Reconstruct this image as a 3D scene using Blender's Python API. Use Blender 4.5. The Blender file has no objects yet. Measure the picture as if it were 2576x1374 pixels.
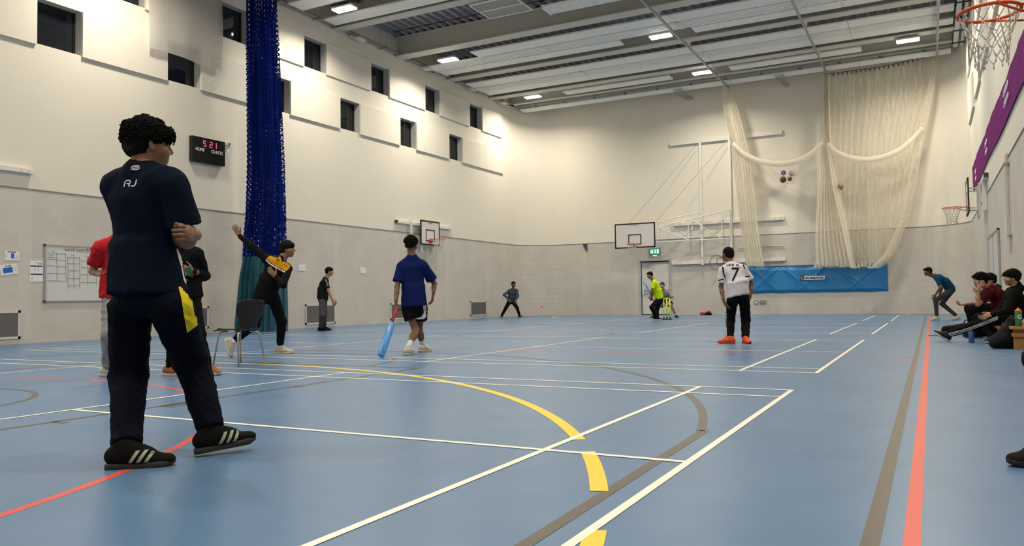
import bpy, bmesh, math, random
import numpy as np
from mathutils import Vector, Matrix
from mathutils.bvhtree import BVHTree
random.seed(7); rng = np.random.RandomState(5)
SC = bpy.context.scene
COL = SC.collection
# ------------------------------------------------------------------ camera
YAW, PITCH, ROLL, FPX = 0.47334, 0.034235, -0.014839, 1942.1
CAM = np.array([1.0436, -6.6222, 0.7821]); PCX, PCY = 1346.72, 685.34
cy, sy = math.cos(YAW), math.sin(YAW); cp, sp = math.cos(PITCH), math.sin(PITCH)
FW = np.array([-sy*cp, cy*cp, sp]); r0 = np.array([cy, sy, 0.]); u0 = np.cross(r0, FW)
RT = r0*math.cos(ROLL)+u0*math.sin(ROLL); UP = -r0*math.sin(ROLL)+u0*math.cos(ROLL)
cd = bpy.data.cameras.new('camera'); cam = bpy.data.objects.new('camera', cd); COL.objects.link(cam)
cd.sensor_width = 36; cd.lens = FPX/2576*36; cd.shift_x = -(PCX-1288)/2576; cd.shift_y = (PCY-687)/2576
cd.clip_end = 200; cd.clip_start = .05
M = Matrix(((RT[0], UP[0], -FW[0], CAM[0]), (RT[1], UP[1], -FW[1], CAM[1]), (RT[2], UP[2], -FW[2], CAM[2]), (0, 0, 0, 1)))
cam.matrix_world = M; SC.camera = cam
# ------------------------------------------------------------------ world, exposure
w = bpy.data.worlds.new('world'); SC.world = w; w.use_nodes = True
w.node_tree.nodes['Background'].inputs[0].default_value = (.004, .005, .008, 1)
w.node_tree.nodes['Background'].inputs[1].default_value = 1
SC.view_settings.view_transform = 'Standard'; SC.view_settings.look = 'None'
SC.view_settings.gamma = 1; SC.view_settings.use_curve_mapping = False
EXPOSURE = 0.0
SC.view_settings.exposure = EXPOSURE
LAMP_W = 206.0            # watts of every high-bay fitting
LAMP_COL = (1.0, .91, .76)
# ceiling fittings: (x, y, z)
LAMPS = [(-14.05, 10.8, 9.38), (-14.1, 16.35, 9.38), (-6.67, 17.78, 9.40), (-14.1, 22.95, 9.55), (-6.62, 22.75, 9.45), (.58, 22.45, 9.42)]
LAMPS_BACK = [(.58, 17.7, 9.4), (-6.67, 10.9, 9.4), (.58, 10.9, 9.4)] + [(x, y, 9.4) for x in (-14.1, -6.67, .58) for y in (4.3, -2.3, -7.6)]

# ------------------------------------------------------------------ helpers
def V(*a): return np.array(a, float)
def unit(v): v = np.asarray(v, float); return v/max(np.linalg.norm(v), 1e-9)
def ray(px, py): return FW+RT*(px-PCX)/FPX-UP*(py-PCY)/FPX
def PJ(px, py, d): return CAM+ray(px, py)*d
def onp(px, py, ax, v):
    d = ray(px, py); return CAM+d*(v-CAM[ax])/d[ax]
def CV(r, u, a): return unit(V(cy*r-sy*a, sy*r+cy*a, u))      # right / up / away as seen from the doorway side
MATS = {}
def mat(name, col, rough=.6, metal=0., noise=0., nscale=8., bump=0., bscale=40., spec=.3, emit=0., sheen=0.):
    if name in MATS: return MATS[name]
    m = bpy.data.materials.new(name); m.use_nodes = True; nt = m.node_tree; b = nt.nodes['Principled BSDF']
    b.inputs['Base Color'].default_value = (*col, 1); b.inputs['Roughness'].default_value = rough
    b.inputs['Metallic'].default_value = metal; b.inputs['Specular IOR Level'].default_value = spec
    if sheen: b.inputs['Sheen Weight'].default_value = sheen
    if emit: b.inputs['Emission Color'].default_value = (*col, 1); b.inputs['Emission Strength'].default_value = emit
    tc = nt.nodes.new('ShaderNodeTexCoord')
    if noise:
        n = nt.nodes.new('ShaderNodeTexNoise'); n.inputs['Scale'].default_value = nscale; n.inputs['Detail'].default_value = 5
        nt.links.new(tc.outputs['Object'], n.inputs['Vector'])
        mr = nt.nodes.new('ShaderNodeMapRange'); mr.inputs[3].default_value = 1-noise; mr.inputs[4].default_value = 1+noise
        nt.links.new(n.outputs['Fac'], mr.inputs[0])
        vm = nt.nodes.new('ShaderNodeVectorMath'); vm.operation = 'SCALE'; vm.inputs[0].default_value = col
        nt.links.new(mr.outputs[0], vm.inputs['Scale']); nt.links.new(vm.outputs[0], b.inputs['Base Color'])
    if bump:
        n = nt.nodes.new('ShaderNodeTexNoise'); n.inputs['Scale'].default_value = bscale; n.inputs['Detail'].default_value = 4
        nt.links.new(tc.outputs['Object'], n.inputs['Vector'])
        bp = nt.nodes.new('ShaderNodeBump'); bp.inputs['Strength'].default_value = bump; bp.inputs['Distance'].default_value = .01
        nt.links.new(n.outputs['Fac'], bp.inputs['Height']); nt.links.new(bp.outputs[0], b.inputs['Normal'])
    MATS[name] = m; return m
def tag(o, label=None, cat=None, group=None, kind=None):
    if label: o['label'] = label
    if cat: o['category'] = cat
    if group: o['group'] = group
    if kind: o['kind'] = kind
    return o
def empty(name, loc=(0, 0, 0), label=None, cat=None, group=None, kind=None, rz=0):
    o = bpy.data.objects.new(name, None); o.location = loc; o.rotation_euler = (0, 0, rz); o.empty_display_size = .05
    COL.objects.link(o); bpy.context.view_layer.update(); return tag(o, label, cat, group, kind)
def mesh_obj(name, v, f, mats, parent=None, smooth=False, mi=None, uv=None):
    me = bpy.data.meshes.new(name); me.from_pydata([tuple(map(float, q)) for q in v], [], [tuple(map(int, q)) for q in f])
    for m in (mats if isinstance(mats, (list, tuple)) else [mats]): me.materials.append(m)
    if smooth: me.polygons.foreach_set('use_smooth', [True]*len(me.polygons))
    if mi is not None: me.polygons.foreach_set('material_index', list(map(int, mi)))
    if uv is not None:
        l = me.uv_layers.new(name='uv'); idx = np.zeros(len(me.loops), int); me.loops.foreach_get('vertex_index', idx)
        l.data.foreach_set('uv', np.asarray(uv, float)[idx].ravel())
    me.update()
    o = bpy.data.objects.new(name, me); COL.objects.link(o)
    if parent: o.parent = parent; o.matrix_parent_inverse = parent.matrix_world.inverted()   # vertices are given in world space
    return o
class MB:
    """collects boxes, tubes and strips, then links them as one mesh"""
    def __init__(s): s.v = []; s.f = []; s.mi = []; s.m = 0; s.cut = []
    def add(s, v, f):
        n = len(s.v); s.cut.append((n, len(s.f))); s.v += [tuple(map(float, q)) for q in v]; s.f += [tuple(int(i)+n for i in q) for q in f]; s.mi += [s.m]*len(f); return s
    def box(s, a, b):
        x0, y0, z0 = a; x1, y1, z1 = b
        return s.add([(x0, y0, z0), (x1, y0, z0), (x1, y1, z0), (x0, y1, z0), (x0, y0, z1), (x1, y0, z1), (x1, y1, z1), (x0, y1, z1)],
                     [(0, 3, 2, 1), (4, 5, 6, 7), (0, 1, 5, 4), (1, 2, 6, 5), (2, 3, 7, 6), (3, 0, 4, 7)])
    def obox(s, c, ax, ay, az):     # oriented box with half axes
        c, ax, ay, az = map(np.asarray, (c, ax, ay, az)); q = [c+i*ax+j*ay+k*az for k in (-1, 1) for j in (-1, 1) for i in (-1, 1)]
        return s.add(q, [(0, 2, 3, 1), (4, 5, 7, 6), (0, 1, 5, 4), (1, 3, 7, 5), (3, 2, 6, 7), (2, 0, 4, 6)])
    def bar(s, a, b, w, h=None, up=(0, 0, 1)):
        a, b = V(*a), V(*b); d = unit(b-a); h = h or w; up = V(*up)
        if abs(d@up) > .95: up = V(1, 0, 0)
        x = unit(np.cross(d, up)); z = np.cross(x, d)
        return s.obox((a+b)/2, x*w/2, (b-a)/2, z*h/2)
    def tube(s, pts, r, n=8, caps=True):
        pts = [V(*p) for p in pts]; rr = r if isinstance(r, (list, tuple, np.ndarray)) else [r]*len(pts); vs = []
        prev = None
        for i, p in enumerate(pts):
            d = unit(pts[min(i+1, len(pts)-1)]-pts[max(i-1, 0)])
            if prev is None: prev = unit(np.cross(d, V(0, 0, 1) if abs(d[2]) < .9 else V(1, 0, 0)))
            x = unit(prev-d*(prev@d)); y = np.cross(d, x); prev = x
            vs += [p+(x*math.cos(t)+y*math.sin(t))*rr[i] for t in np.linspace(0, 2*math.pi, n, endpoint=False)]
        fs = [(i*n+j, i*n+(j+1) % n, (i+1)*n+(j+1) % n, (i+1)*n+j) for i in range(len(pts)-1) for j in range(n)]
        if caps: fs += [tuple(range(n-1, -1, -1)), tuple((len(pts)-1)*n+j for j in range(n))]
        return s.add(vs, fs)
    def ring(s, c, R, r, n=40, m=8, a=(1, 0, 0), b=(0, 1, 0), t0=0, t1=2*math.pi):
        a, b, c = V(*a), V(*b), V(*c); full = abs(t1-t0-2*math.pi) < 1e-6
        ts = np.linspace(t0, t1, n, endpoint=not full); k = np.cross(a, b); vs = []
        for t in ts:
            d = a*math.cos(t)+b*math.sin(t)
            vs += [c+d*(R+r*math.cos(q))+k*r*math.sin(q) for q in np.linspace(0, 2*math.pi, m, endpoint=False)]
        L = len(ts); fs = [(i*m+j, ((i+1) % L)*m+j, ((i+1) % L)*m+(j+1) % m, i*m+(j+1) % m) for i in range(L if full else L-1) for j in range(m)]
        return s.add(vs, fs)
    def lathe(s, c, prof, n=20):
        c = V(*c); vs = [c+V(r*math.cos(t), r*math.sin(t), z) for r, z in prof for t in np.linspace(0, 2*math.pi, n, endpoint=False)]
        fs = [(i*n+j, i*n+(j+1) % n, (i+1)*n+(j+1) % n, (i+1)*n+j) for i in range(len(prof)-1) for j in range(n)]
        fs += [tuple(range(n-1, -1, -1)), tuple((len(prof)-1)*n+j for j in range(n))]
        return s.add(vs, fs)
    def quad(s, a, b, c, d): return s.add([a, b, c, d], [(0, 1, 2, 3)])
    def poly(s, pts): return s.add(pts, [tuple(range(len(pts)))])
    def prism(s, pts, off):        # polygon extruded by off
        n = len(pts); off = V(*off); pts = [V(*p) for p in pts]
        return s.add(pts+[p+off for p in pts], [tuple(range(n-1, -1, -1)), tuple(range(n, 2*n))]+[(i, (i+1) % n, (i+1) % n+n, i+n) for i in range(n)])
    def build(s, name, m, parent=None, smooth=False, bevel=0):
        o = mesh_obj(name, s.v, s.f, m, parent, smooth, s.mi)
        if bevel:
            md = o.modifiers.new('bevel', 'BEVEL'); md.width = bevel; md.segments = 2; md.limit_method = 'ANGLE'
        return o
    def each(s, name, m, parent, smooth=False, k=1, bevel=0):    # every k added pieces become an object of their own
        c = s.cut[::k]+[(len(s.v), len(s.f))]; m = m if isinstance(m, (list, tuple)) else [m]
        for (v0, f0), (v1, f1) in zip(c[:-1], c[1:]):
            o = mesh_obj(name, s.v[v0:v1], [[i-v0 for i in q] for q in s.f[f0:f1]], m, parent, smooth, s.mi[f0:f1])
            if bevel: md = o.modifiers.new('bevel', 'BEVEL'); md.width = bevel; md.segments = 2; md.limit_method = 'ANGLE'
TXT = {}
def text_mesh(body, shear=0.):
    """2-D vertices (unit height) and faces of a text; x from 0"""
    k = (body, shear)
    if k not in TXT:
        c = bpy.data.curves.new('t', 'FONT'); c.body = body; c.size = 1; c.shear = shear; c.resolution_u = 3
        o = bpy.data.objects.new('t', c); COL.objects.link(o); bpy.context.view_layer.update()
        me = bpy.data.meshes.new_from_object(o.evaluated_get(bpy.context.evaluated_depsgraph_get()))
        v = np.array([q.co[:2] for q in me.vertices]) if len(me.vertices) else np.zeros((0, 2)); f = [tuple(p.vertices) for p in me.polygons]
        bpy.data.objects.remove(o); bpy.data.curves.remove(c); bpy.data.meshes.remove(me)
        if len(v): v = v-v.min(0)
        TXT[k] = (v, f)
    return TXT[k]
def put_text(mb, body, o, x, y, w, h, shear=0., bold=0.):
    """text fitted in a w x h box at corner o with unit axes x, y"""
    v, f = text_mesh(body, shear); o, x, y = map(np.asarray, (o, x, y)); s = v.max(0)
    mb.add([o+x*q[0]/s[0]*w+y*q[1]/s[1]*h for q in v], f)
    if bold:
        for k in (-bold, bold): mb.add([o+x*(q[0]/s[0]*w+k)+y*q[1]/s[1]*h+np.cross(x, y)*(.0008+.0004*np.sign(k)) for q in v], f)

# ------------------------------------------------------------------ signed distance modelling
def cap(a, b, ra, rb=None, k=.02, sq=(), clip=()):
    return dict(clip=clip, t='cap', a=np.asarray(a, float), b=np.asarray(b, float), ra=ra, rb=ra if rb is None else rb, k=k, sq=sq)
def ell(c, R, rad, k=.02, sub=False): return dict(t='ell', c=np.asarray(c, float), R=np.asarray(R, float), rad=np.asarray(rad, float), k=k, sub=sub)
def cut(p, n, r): return dict(t='cut', c=np.asarray(p, float), n=unit(n), r=r)
def pbox(p):
    if p['t'] == 'cap':
        s = max([1]+[1/q[1] if q[1] > 1 else 1 for q in p['sq']]); m = max(p['ra'], p['rb'])*s
        return np.minimum(p['a'], p['b'])-m, np.maximum(p['a'], p['b'])+m
    if p['t'] == 'ell': m = p['rad'].max(); return p['c']-m, p['c']+m
    return p['c']-p['r'], p['c']+p['r']
def pdist(p, P):
    if p['t'] == 'cap':
        ab = p['b']-p['a']; L = ab@ab+1e-12; t = np.clip(((P-p['a'])@ab)/L, 0, 1)
        q = P-p['a']-t[..., None]*ab
        for n, s in p['sq']: q = q+(q@n)[..., None]*n*(1/s-1)
        d = np.sqrt((q*q).sum(-1))-(p['ra']+(p['rb']-p['ra'])*t)
        for c, n in p['clip']: d = np.maximum(d, (P-c)@n)
        return d
    if p['t'] == 'ell':
        q = (P-p['c'])@p['R']; k0 = np.sqrt(((q/p['rad'])**2).sum(-1)); k1 = np.sqrt(((q/p['rad']**2)**2).sum(-1))+1e-9
        return k0*(k0-1)/k1
    return (P-p['c'])@p['n']
def sdf(prims, h, noise=None):
    bs = [pbox(p) for p in prims if p['t'] != 'cut' and not p.get('sub')]
    lo = np.min([b[0] for b in bs], 0)-3*h; hi = np.max([b[1] for b in bs], 0)+3*h
    n = np.ceil((hi-lo)/h).astype(int)+1; D = np.full(n, .5, np.float32)
    ax = [lo[i]+h*np.arange(n[i]) for i in range(3)]
    for p in prims:
        a, b = pbox(p); pad = p.get('k', .02)+3*h if p['t'] != 'cut' else 0
        i0 = np.maximum(np.floor((a-pad-lo)/h).astype(int), 0); i1 = np.minimum(np.ceil((b+pad-lo)/h).astype(int)+1, n)
        if (i1 <= i0).any(): continue
        P = np.stack(np.meshgrid(*[ax[i][i0[i]:i1[i]] for i in range(3)], indexing='ij'), -1)
        S = tuple(slice(i0[i], i1[i]) for i in range(3)); d = pdist(p, P); cur = D[S]
        if p['t'] == 'cut':
            m = ((P-p['c'])**2).sum(-1) < p['r']**2; D[S] = np.where(m, np.maximum(cur, d), cur)
        elif p.get('sub'):
            k = p['k']; hh = np.clip(.5-.5*(cur+d)/k, 0, 1); D[S] = cur*(1-hh)+(-d)*hh+k*hh*(1-hh)
        else:
            k = p['k']; hh = np.clip(.5+.5*(d-cur)/k, 0, 1); D[S] = d*(1-hh)+cur*hh-k*hh*(1-hh)
    if noise:
        m = np.argwhere(np.abs(D) < .05+noise[0]*2); P = lo+m*h; D[m[:, 0], m[:, 1], m[:, 2]] += (noise[0]*noise[1](P)).astype(np.float32)
    return snets(D, lo, h)
def snets(D, lo, h):
    S = D < 0; c = sum(S[i:S.shape[0]-1+i, j:S.shape[1]-1+j, k:S.shape[2]-1+k].astype(np.int8) for i in (0, 1) for j in (0, 1) for k in (0, 1))
    ids = np.argwhere((c > 0) & (c < 8)); vid = np.full(c.shape, -1, np.int32); vid[tuple(ids.T)] = np.arange(len(ids))
    acc = np.zeros((len(ids), 3)); cnt = np.zeros(len(ids))
    cs = np.array([(i, j, k) for i in (0, 1) for j in (0, 1) for k in (0, 1)]); vals = np.stack([D[tuple((ids+q).T)] for q in cs], 1)
    for a in range(8):
        for b in range(a+1, 8):
            if np.abs(cs[a]-cs[b]).sum() != 1: continue
            va, vb = vals[:, a], vals[:, b]; m = (va < 0) != (vb < 0); t = np.where(m, va/np.where(m, va-vb, 1), 0)
            acc += m[:, None]*(cs[a]+t[:, None]*(cs[b]-cs[a])); cnt += m
    v = lo+(ids+acc/cnt[:, None])*h; fs = []
    for a in range(3):
        b, cc = (a+1) % 3, (a+2) % 3; sl0 = [slice(None)]*3; sl1 = [slice(None)]*3; sl0[a] = slice(0, -1); sl1[a] = slice(1, None)
        A, B = S[tuple(sl0)], S[tuple(sl1)]; e = np.argwhere(A != B); e = e[(e[:, b] > 0) & (e[:, cc] > 0) & (e[:, b] < c.shape[b]) & (e[:, cc] < c.shape[cc])]
        eb = np.zeros(3, int); eb[b] = 1; ec = np.zeros(3, int); ec[cc] = 1
        q = np.stack([vid[tuple((e-eb-ec).T)], vid[tuple((e-ec).T)], vid[tuple(e.T)], vid[tuple((e-eb).T)]], 1)
        s = A[tuple(e.T)]; q[~s] = q[~s][:, ::-1]; fs.append(q)
    f = np.concatenate(fs); f = f[(f >= 0).all(1)]
    return v, f
def waves(seed, freq, n=6, aniso=(1, 1, 1)):
    """soft irregular ridges, like creased cloth"""
    r = np.random.RandomState(seed); K = r.normal(size=(n, 3))*freq*np.array(aniso); ph = r.uniform(0, 6.28, n)
    K2 = r.normal(size=(3, 3))*freq*.35
    def f(P):
        wv = np.sin(P@K2)*1.6
        return sum((1-np.abs(np.sin(P@K[i]*.5+ph[i]+wv[:, i % 3])))**2 for i in range(n))/n*-3+1
    return f
def sdf_obj(name, prims, h, m, parent, noise=None, smooth_it=1, mi=None):
    v, f = sdf(prims, h, noise) if isinstance(prims, list) else prims
    o = mesh_obj(name, v, f, m, parent, True, None if mi is None else mi(v[f].mean(1)))
    if smooth_it:
        md = o.modifiers.new('smooth', 'SMOOTH'); md.factor = .5; md.iterations = smooth_it
    return o
# ------------------------------------------------------------------ setting
XL, XR, YN, YF, ZG, ZC, RC = -15.88, 2.37, -9.2, 25.7, 3.26, 10.35, 1.8
def block_mat(name, slots=False):
    m = mat(name, (.565, .53, .475), .55, noise=.05, nscale=3); nt = m.node_tree; b = nt.nodes['Principled BSDF']
    uv = nt.nodes.new('ShaderNodeUVMap'); br = nt.nodes.new('ShaderNodeTexBrick')
    br.inputs['Color1'].default_value = (.565, .53, .475, 1); br.inputs['Color2'].default_value = (.54, .507, .455, 1)
    br.inputs['Mortar'].default_value = (.60, .563, .505, 1); br.inputs['Scale'].default_value = 1
    br.inputs['Mortar Size'].default_value = .007; br.inputs['Mortar Smooth'].default_value = .6
    br.inputs['Brick Width'].default_value = .45; br.inputs['Row Height'].default_value = .225; br.inputs['Bias'].default_value = -.3
    nt.links.new(uv.outputs[0], br.inputs['Vector'])
    n = nt.nodes.new('ShaderNodeTexNoise'); n.inputs['Scale'].default_value = 1.3; n.inputs['Detail'].default_value = 6
    nt.links.new(uv.outputs[0], n.inputs['Vector'])
    mr = nt.nodes.new('ShaderNodeMapRange'); mr.inputs[3].default_value = .86; mr.inputs[4].default_value = 1.12; nt.links.new(n.outputs['Fac'], mr.inputs[0])
    vm = nt.nodes.new('ShaderNodeVectorMath'); vm.operation = 'SCALE'; nt.links.new(br.outputs['Color'], vm.inputs[0]); nt.links.new(mr.outputs[0], vm.inputs['Scale'])
    out = vm.outputs[0]
    n2 = nt.nodes.new('ShaderNodeTexNoise'); n2.inputs['Scale'].default_value = 60; nt.links.new(uv.outputs[0], n2.inputs['Vector'])
    ad = nt.nodes.new('ShaderNodeMath'); ad.operation = 'MULTIPLY_ADD'; ad.inputs[1].default_value = -1.; nt.links.new(br.outputs['Fac'], ad.inputs[0])
    m3 = nt.nodes.new('ShaderNodeMath'); m3.operation = 'MULTIPLY'; m3.inputs[1].default_value = .3; nt.links.new(n2.outputs['Fac'], m3.inputs[0]); nt.links.new(m3.outputs[0], ad.inputs[2])
    bp = nt.nodes.new('ShaderNodeBump'); bp.inputs['Strength'].default_value = .4; bp.inputs['Distance'].default_value = .005
    nt.links.new(ad.outputs[0], bp.inputs['Height']); nt.links.new(bp.outputs[0], b.inputs['Normal'])
    if slots:      # acoustic blocks: short dark slots in rows
        sx = nt.nodes.new('ShaderNodeSeparateXYZ'); nt.links.new(uv.outputs[0], sx.inputs[0])
        def M(op, a, bb):
            q = nt.nodes.new('ShaderNodeMath'); q.operation = op
            for i, x in enumerate((a, bb)):
                if hasattr(x, 'links'): nt.links.new(x, q.inputs[i])
                else: q.inputs[i].default_value = x
            return q.outputs[0]
        fu = M('FRACT', M('MULTIPLY', sx.outputs[0], 1/.225), 0.); fv = M('FRACT', M('MULTIPLY', sx.outputs[1], 1/.225), 0.)
        mk = M('MULTIPLY', M('MULTIPLY', M('GREATER_THAN', fu, .3), M('LESS_THAN', fu, .72)), M('MULTIPLY', M('GREATER_THAN', fv, .44), M('LESS_THAN', fv, .53)))
        mx = nt.nodes.new('ShaderNodeMix'); mx.data_type = 'RGBA'; nt.links.new(mk, mx.inputs[0]); nt.links.new(out, mx.inputs[6]); mx.inputs[7].default_value = (.46, .43, .39, 1); out = mx.outputs[2]
    nt.links.new(out, b.inputs['Base Color']); return m
MBLK = block_mat('painted_block'); MSLOT = block_mat('acoustic_block', True)
MPLA = mat('white_plaster', (.75, .705, .61), .75, noise=.025, nscale=1.5, bump=.05, bscale=90)
MPIER = mat('smooth_grey_paint', (.58, .545, .49), .5, noise=.05, nscale=2)
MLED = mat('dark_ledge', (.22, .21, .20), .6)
MPAN = mat('acoustic_panel_white', (.75, .705, .61), .8, noise=.02, nscale=4, bump=.08, bscale=200)
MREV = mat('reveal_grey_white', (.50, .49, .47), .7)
MFR = mat('dark_window_frame', (.02, .02, .022), .4)
MGL = mat('night_glass', (.012, .014, .018), .04, spec=.6)
MWHT = mat('white_metal', (.74, .72, .68), .45)
MSTL = mat('galvanised_steel', (.36, .37, .36), .45, metal=.6)
MDARK = mat('dark_metal', (.05, .05, .05), .5)

def wall_strip(path, z0, z1, mb, u0=0.):
    u = u0
    for (a, b) in zip(path[:-1], path[1:]):
        L = math.hypot(b[0]-a[0], b[1]-a[1]); n = len(mb.v)
        mb.v += [(a[0], a[1], z0), (b[0], b[1], z0), (b[0], b[1], z1), (a[0], a[1], z1)]
        mb.uv += [(u, z0), (u+L, z0), (u+L, z1), (u, z1)]; mb.f.append((n, n+1, n+2, n+3)); mb.mi.append(mb.m); u += L
    return u
def wall_obj(name, mb, mats): return tag(mesh_obj(name, mb.v, mb.f, mats, None, False, mb.mi, mb.uv), kind='structure')
MOD = 3.18
LOW = [3.09+MOD*k for k in range(-4, 6)]; UPR = [4.66+MOD*k for k in range(-4, 6)]
def side_wall(name, X, inward, y1):
    """long wall with two staggered rows of recessed windows; returns the windows' openings"""
    mb = MB(); mb.uv = []
    def rect(ya, yb, za, zb): wall_strip([(X, ya), (X, yb)], za, zb, mb, ya)
    mb.m = 0; rect(YN, y1, 0, ZG); mb.m = 1
    rows = [(6.42, 7.42, LOW), (8.03, 8.98, UPR)]; z = ZG
    for za, zb, ys in rows:
        rect(YN, y1, z, za); y = YN
        for q in ys:
            if q < YN+.2 or q+1 > y1: continue
            rect(y, q, za, zb); y = q+1.0
        rect(y, y1, za, zb); z = zb
    rect(YN, y1, z, ZC)
    # flush smooth piers in the block work
    mb.m = 2
    for k in range(-4, 7):
        y = 2.77+MOD*k
        if YN < y < y1-.3: wall_strip([(X+inward*.0012, y), (X+inward*.0012, y+.27)], 0.1, ZG, mb)
    o = wall_obj(name, mb, [MBLK, MPLA, MPIER])
    k = 0
    for za, zb, ys in rows:
        for q in ys:
            if q < YN+.2 or q+1 > y1 or q < -1: continue
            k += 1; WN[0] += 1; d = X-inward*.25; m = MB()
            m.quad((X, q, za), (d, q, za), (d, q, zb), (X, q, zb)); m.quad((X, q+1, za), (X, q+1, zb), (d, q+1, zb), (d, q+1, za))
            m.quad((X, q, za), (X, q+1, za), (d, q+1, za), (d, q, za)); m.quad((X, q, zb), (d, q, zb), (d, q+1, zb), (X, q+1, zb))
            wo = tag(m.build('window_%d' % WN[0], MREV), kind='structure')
            f = MB(); e = .045
            for a, b in [((q, za), (q+e, zb)), ((q+1-e, za), (q+1, zb)), ((q, za), (q+1, za+e)), ((q, zb-e), (q+1, zb))]:
                f.box((min(d, d+inward*.03), a[0], a[1]), (max(d, d+inward*.03), b[0], b[1]))
            f.build('window_frame', MFR, wo)
            g = MB(); g.box((min(d-inward*.004, d+inward*.008), q+e, za+e), (max(d-inward*.004, d+inward*.008), q+1-e, zb-e)); g.build('pane', MGL, wo)
    return o
WN = [0]
side_wall('wall_left', XL, 1, YF-RC); side_wall('wall_right', XR, -1, YF-RC)
# far wall with rounded corners
N = 14; arcL = [(XL+RC-RC*math.cos(t), YF-RC+RC*math.sin(t)) for t in np.linspace(0, math.pi/2, N)]
arcR = [(XR-RC+RC*math.sin(t), YF-RC+RC*math.cos(t)) for t in np.linspace(0, math.pi/2, N)]
mb = MB(); mb.uv = []
DX0, DX1, DZ = -10.32, -8.98, 2.36
mb.m = 2; u = wall_strip(arcL, 0, ZG, mb); mb.m = 0
wall_strip([(XL+RC, YF), (DX0, YF)], 0, ZG, mb, u); wall_strip([(DX0, YF), (DX1, YF)], DZ, ZG, mb, u+DX0-XL-RC)
wall_strip([(DX1, YF), (XR-RC, YF)], 0, ZG, mb, u+DX1-XL-RC); mb.m = 2; wall_strip(arcR, 0, ZG, mb)
mb.m = 1; wall_strip(arcL+arcR, ZG, ZC, mb); mb.m = 3
for x in (-13.13, -1.25): wall_strip([(x, YF-.0012), (x+.28, YF-.0012)], .1, ZG, mb)
mb.m = 0; wall_obj('wall_far', mb, [MBLK, MPLA, MSLOT, MPIER])
mb = MB(); mb.uv = []; wall_strip([(XL, YN), (XR, YN)], 0, ZG, mb); mb.m = 1; wall_strip([(XL, YN), (XR, YN)], ZG, ZC, mb); wall_obj('wall_near', mb, [MBLK, MPLA])
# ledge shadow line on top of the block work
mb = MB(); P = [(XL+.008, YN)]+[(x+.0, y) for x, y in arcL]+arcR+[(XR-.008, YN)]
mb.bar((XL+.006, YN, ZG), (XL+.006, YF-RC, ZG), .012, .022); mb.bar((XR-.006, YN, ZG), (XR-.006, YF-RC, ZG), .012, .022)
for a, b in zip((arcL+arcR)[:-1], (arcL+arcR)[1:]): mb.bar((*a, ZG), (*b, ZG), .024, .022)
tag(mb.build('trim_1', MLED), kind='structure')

# ------------------------------------------------------------------ floor
mf = mat('blue_sports_vinyl', (.145, .27, .46), .26, spec=.45); nt = mf.node_tree; b = nt.nodes['Principled BSDF']
tc = nt.nodes.new('ShaderNodeTexCoord'); n1 = nt.nodes.new('ShaderNodeTexNoise'); n1.inputs['Scale'].default_value = .6; n1.inputs['Detail'].default_value = 8
n1.inputs['Roughness'].default_value = .65; nt.links.new(tc.outputs['Object'], n1.inputs['Vector'])
cr = nt.nodes.new('ShaderNodeValToRGB'); e = cr.color_ramp.elements; e[0].position = .3; e[0].color = (.078, .160, .295, 1); e[1].position = .75; e[1].color = (.100, .190, .335, 1)
nt.links.new(n1.outputs['Fac'], cr.inputs[0]); nt.links.new(cr.outputs[0], b.inputs['Base Color'])
n2 = nt.nodes.new('ShaderNodeTexNoise'); n2.inputs['Scale'].default_value = 3; n2.inputs['Detail'].default_value = 6; nt.links.new(tc.outputs['Object'], n2.inputs['Vector'])
mr = nt.nodes.new('ShaderNodeMapRange'); mr.inputs[3].default_value = .24; mr.inputs[4].default_value = .40; nt.links.new(n2.outputs['Fac'], mr.inputs[0]); nt.links.new(mr.outputs[0], b.inputs['Roughness'])
n3 = nt.nodes.new('ShaderNodeTexNoise'); n3.inputs['Scale'].default_value = 220; nt.links.new(tc.outputs['Object'], n3.inputs['Vector'])
bp = nt.nodes.new('ShaderNodeBump'); bp.inputs['Strength'].default_value = .05; bp.inputs['Distance'].default_value = .003; nt.links.new(n3.outputs['Fac'], bp.inputs['Height']); nt.links.new(bp.outputs[0], b.inputs['Normal'])
floor = tag(mesh_obj('floor', [(XL, YN, 0), (XR, YN, 0), (XR, YF, 0), (XL, YF, 0)], [(0, 1, 2, 3)], mf), kind='structure')
def line(mb, a, b, w, z):
    a, b = V(*a), V(*b); d = unit(b-a); n = V(-d[1], d[0])*w/2
    mb.poly([(*(a-n), z), (*(b-n), z), (*(b+n), z), (*(a+n), z)])
def arc(mb, c, R, w, t0, t1, z, n=64):
    ts = np.radians(np.linspace(t0, t1, n)); vs = []
    for t in ts: vs += [(c[0]+(R-w/2)*math.cos(t), c[1]+(R-w/2)*math.sin(t), z), (c[0]+(R+w/2)*math.cos(t), c[1]+(R+w/2)*math.sin(t), z)]
    mb.add(vs, [(2*i, 2*i+1, 2*i+3, 2*i+2) for i in range(n-1)])
wh = MB(); Z = .0022; LW = .04
for y0 in (0, 7.58, 15.68, 23.72):             # far edge of each of the four badminton courts
    x0, x1, y1 = 0., -13.4, y0-6.06
    if y0 == 23.72: y1 = 17.7
    for x in (x0, x1): line(wh, (x-.0, y0+.02), (x, y1-.02), LW, Z)
    for x in (-.76, -12.64): line(wh, (x, y0), (x, y1), LW, Z)
    for x in (-4.72, -8.68): line(wh, (x, y0), (x, y1), LW, Z+.0001)
    for y in (y0, y0-.46, y1, y1+.46): line(wh, (x1, y), (x0, y), LW, Z+.0002)
    yc = (y0+y1)/2; line(wh, (x0, yc), (-4.72, yc), LW, Z+.0003); line(wh, (x1, yc), (-8.68, yc), LW, Z+.0003)
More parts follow.
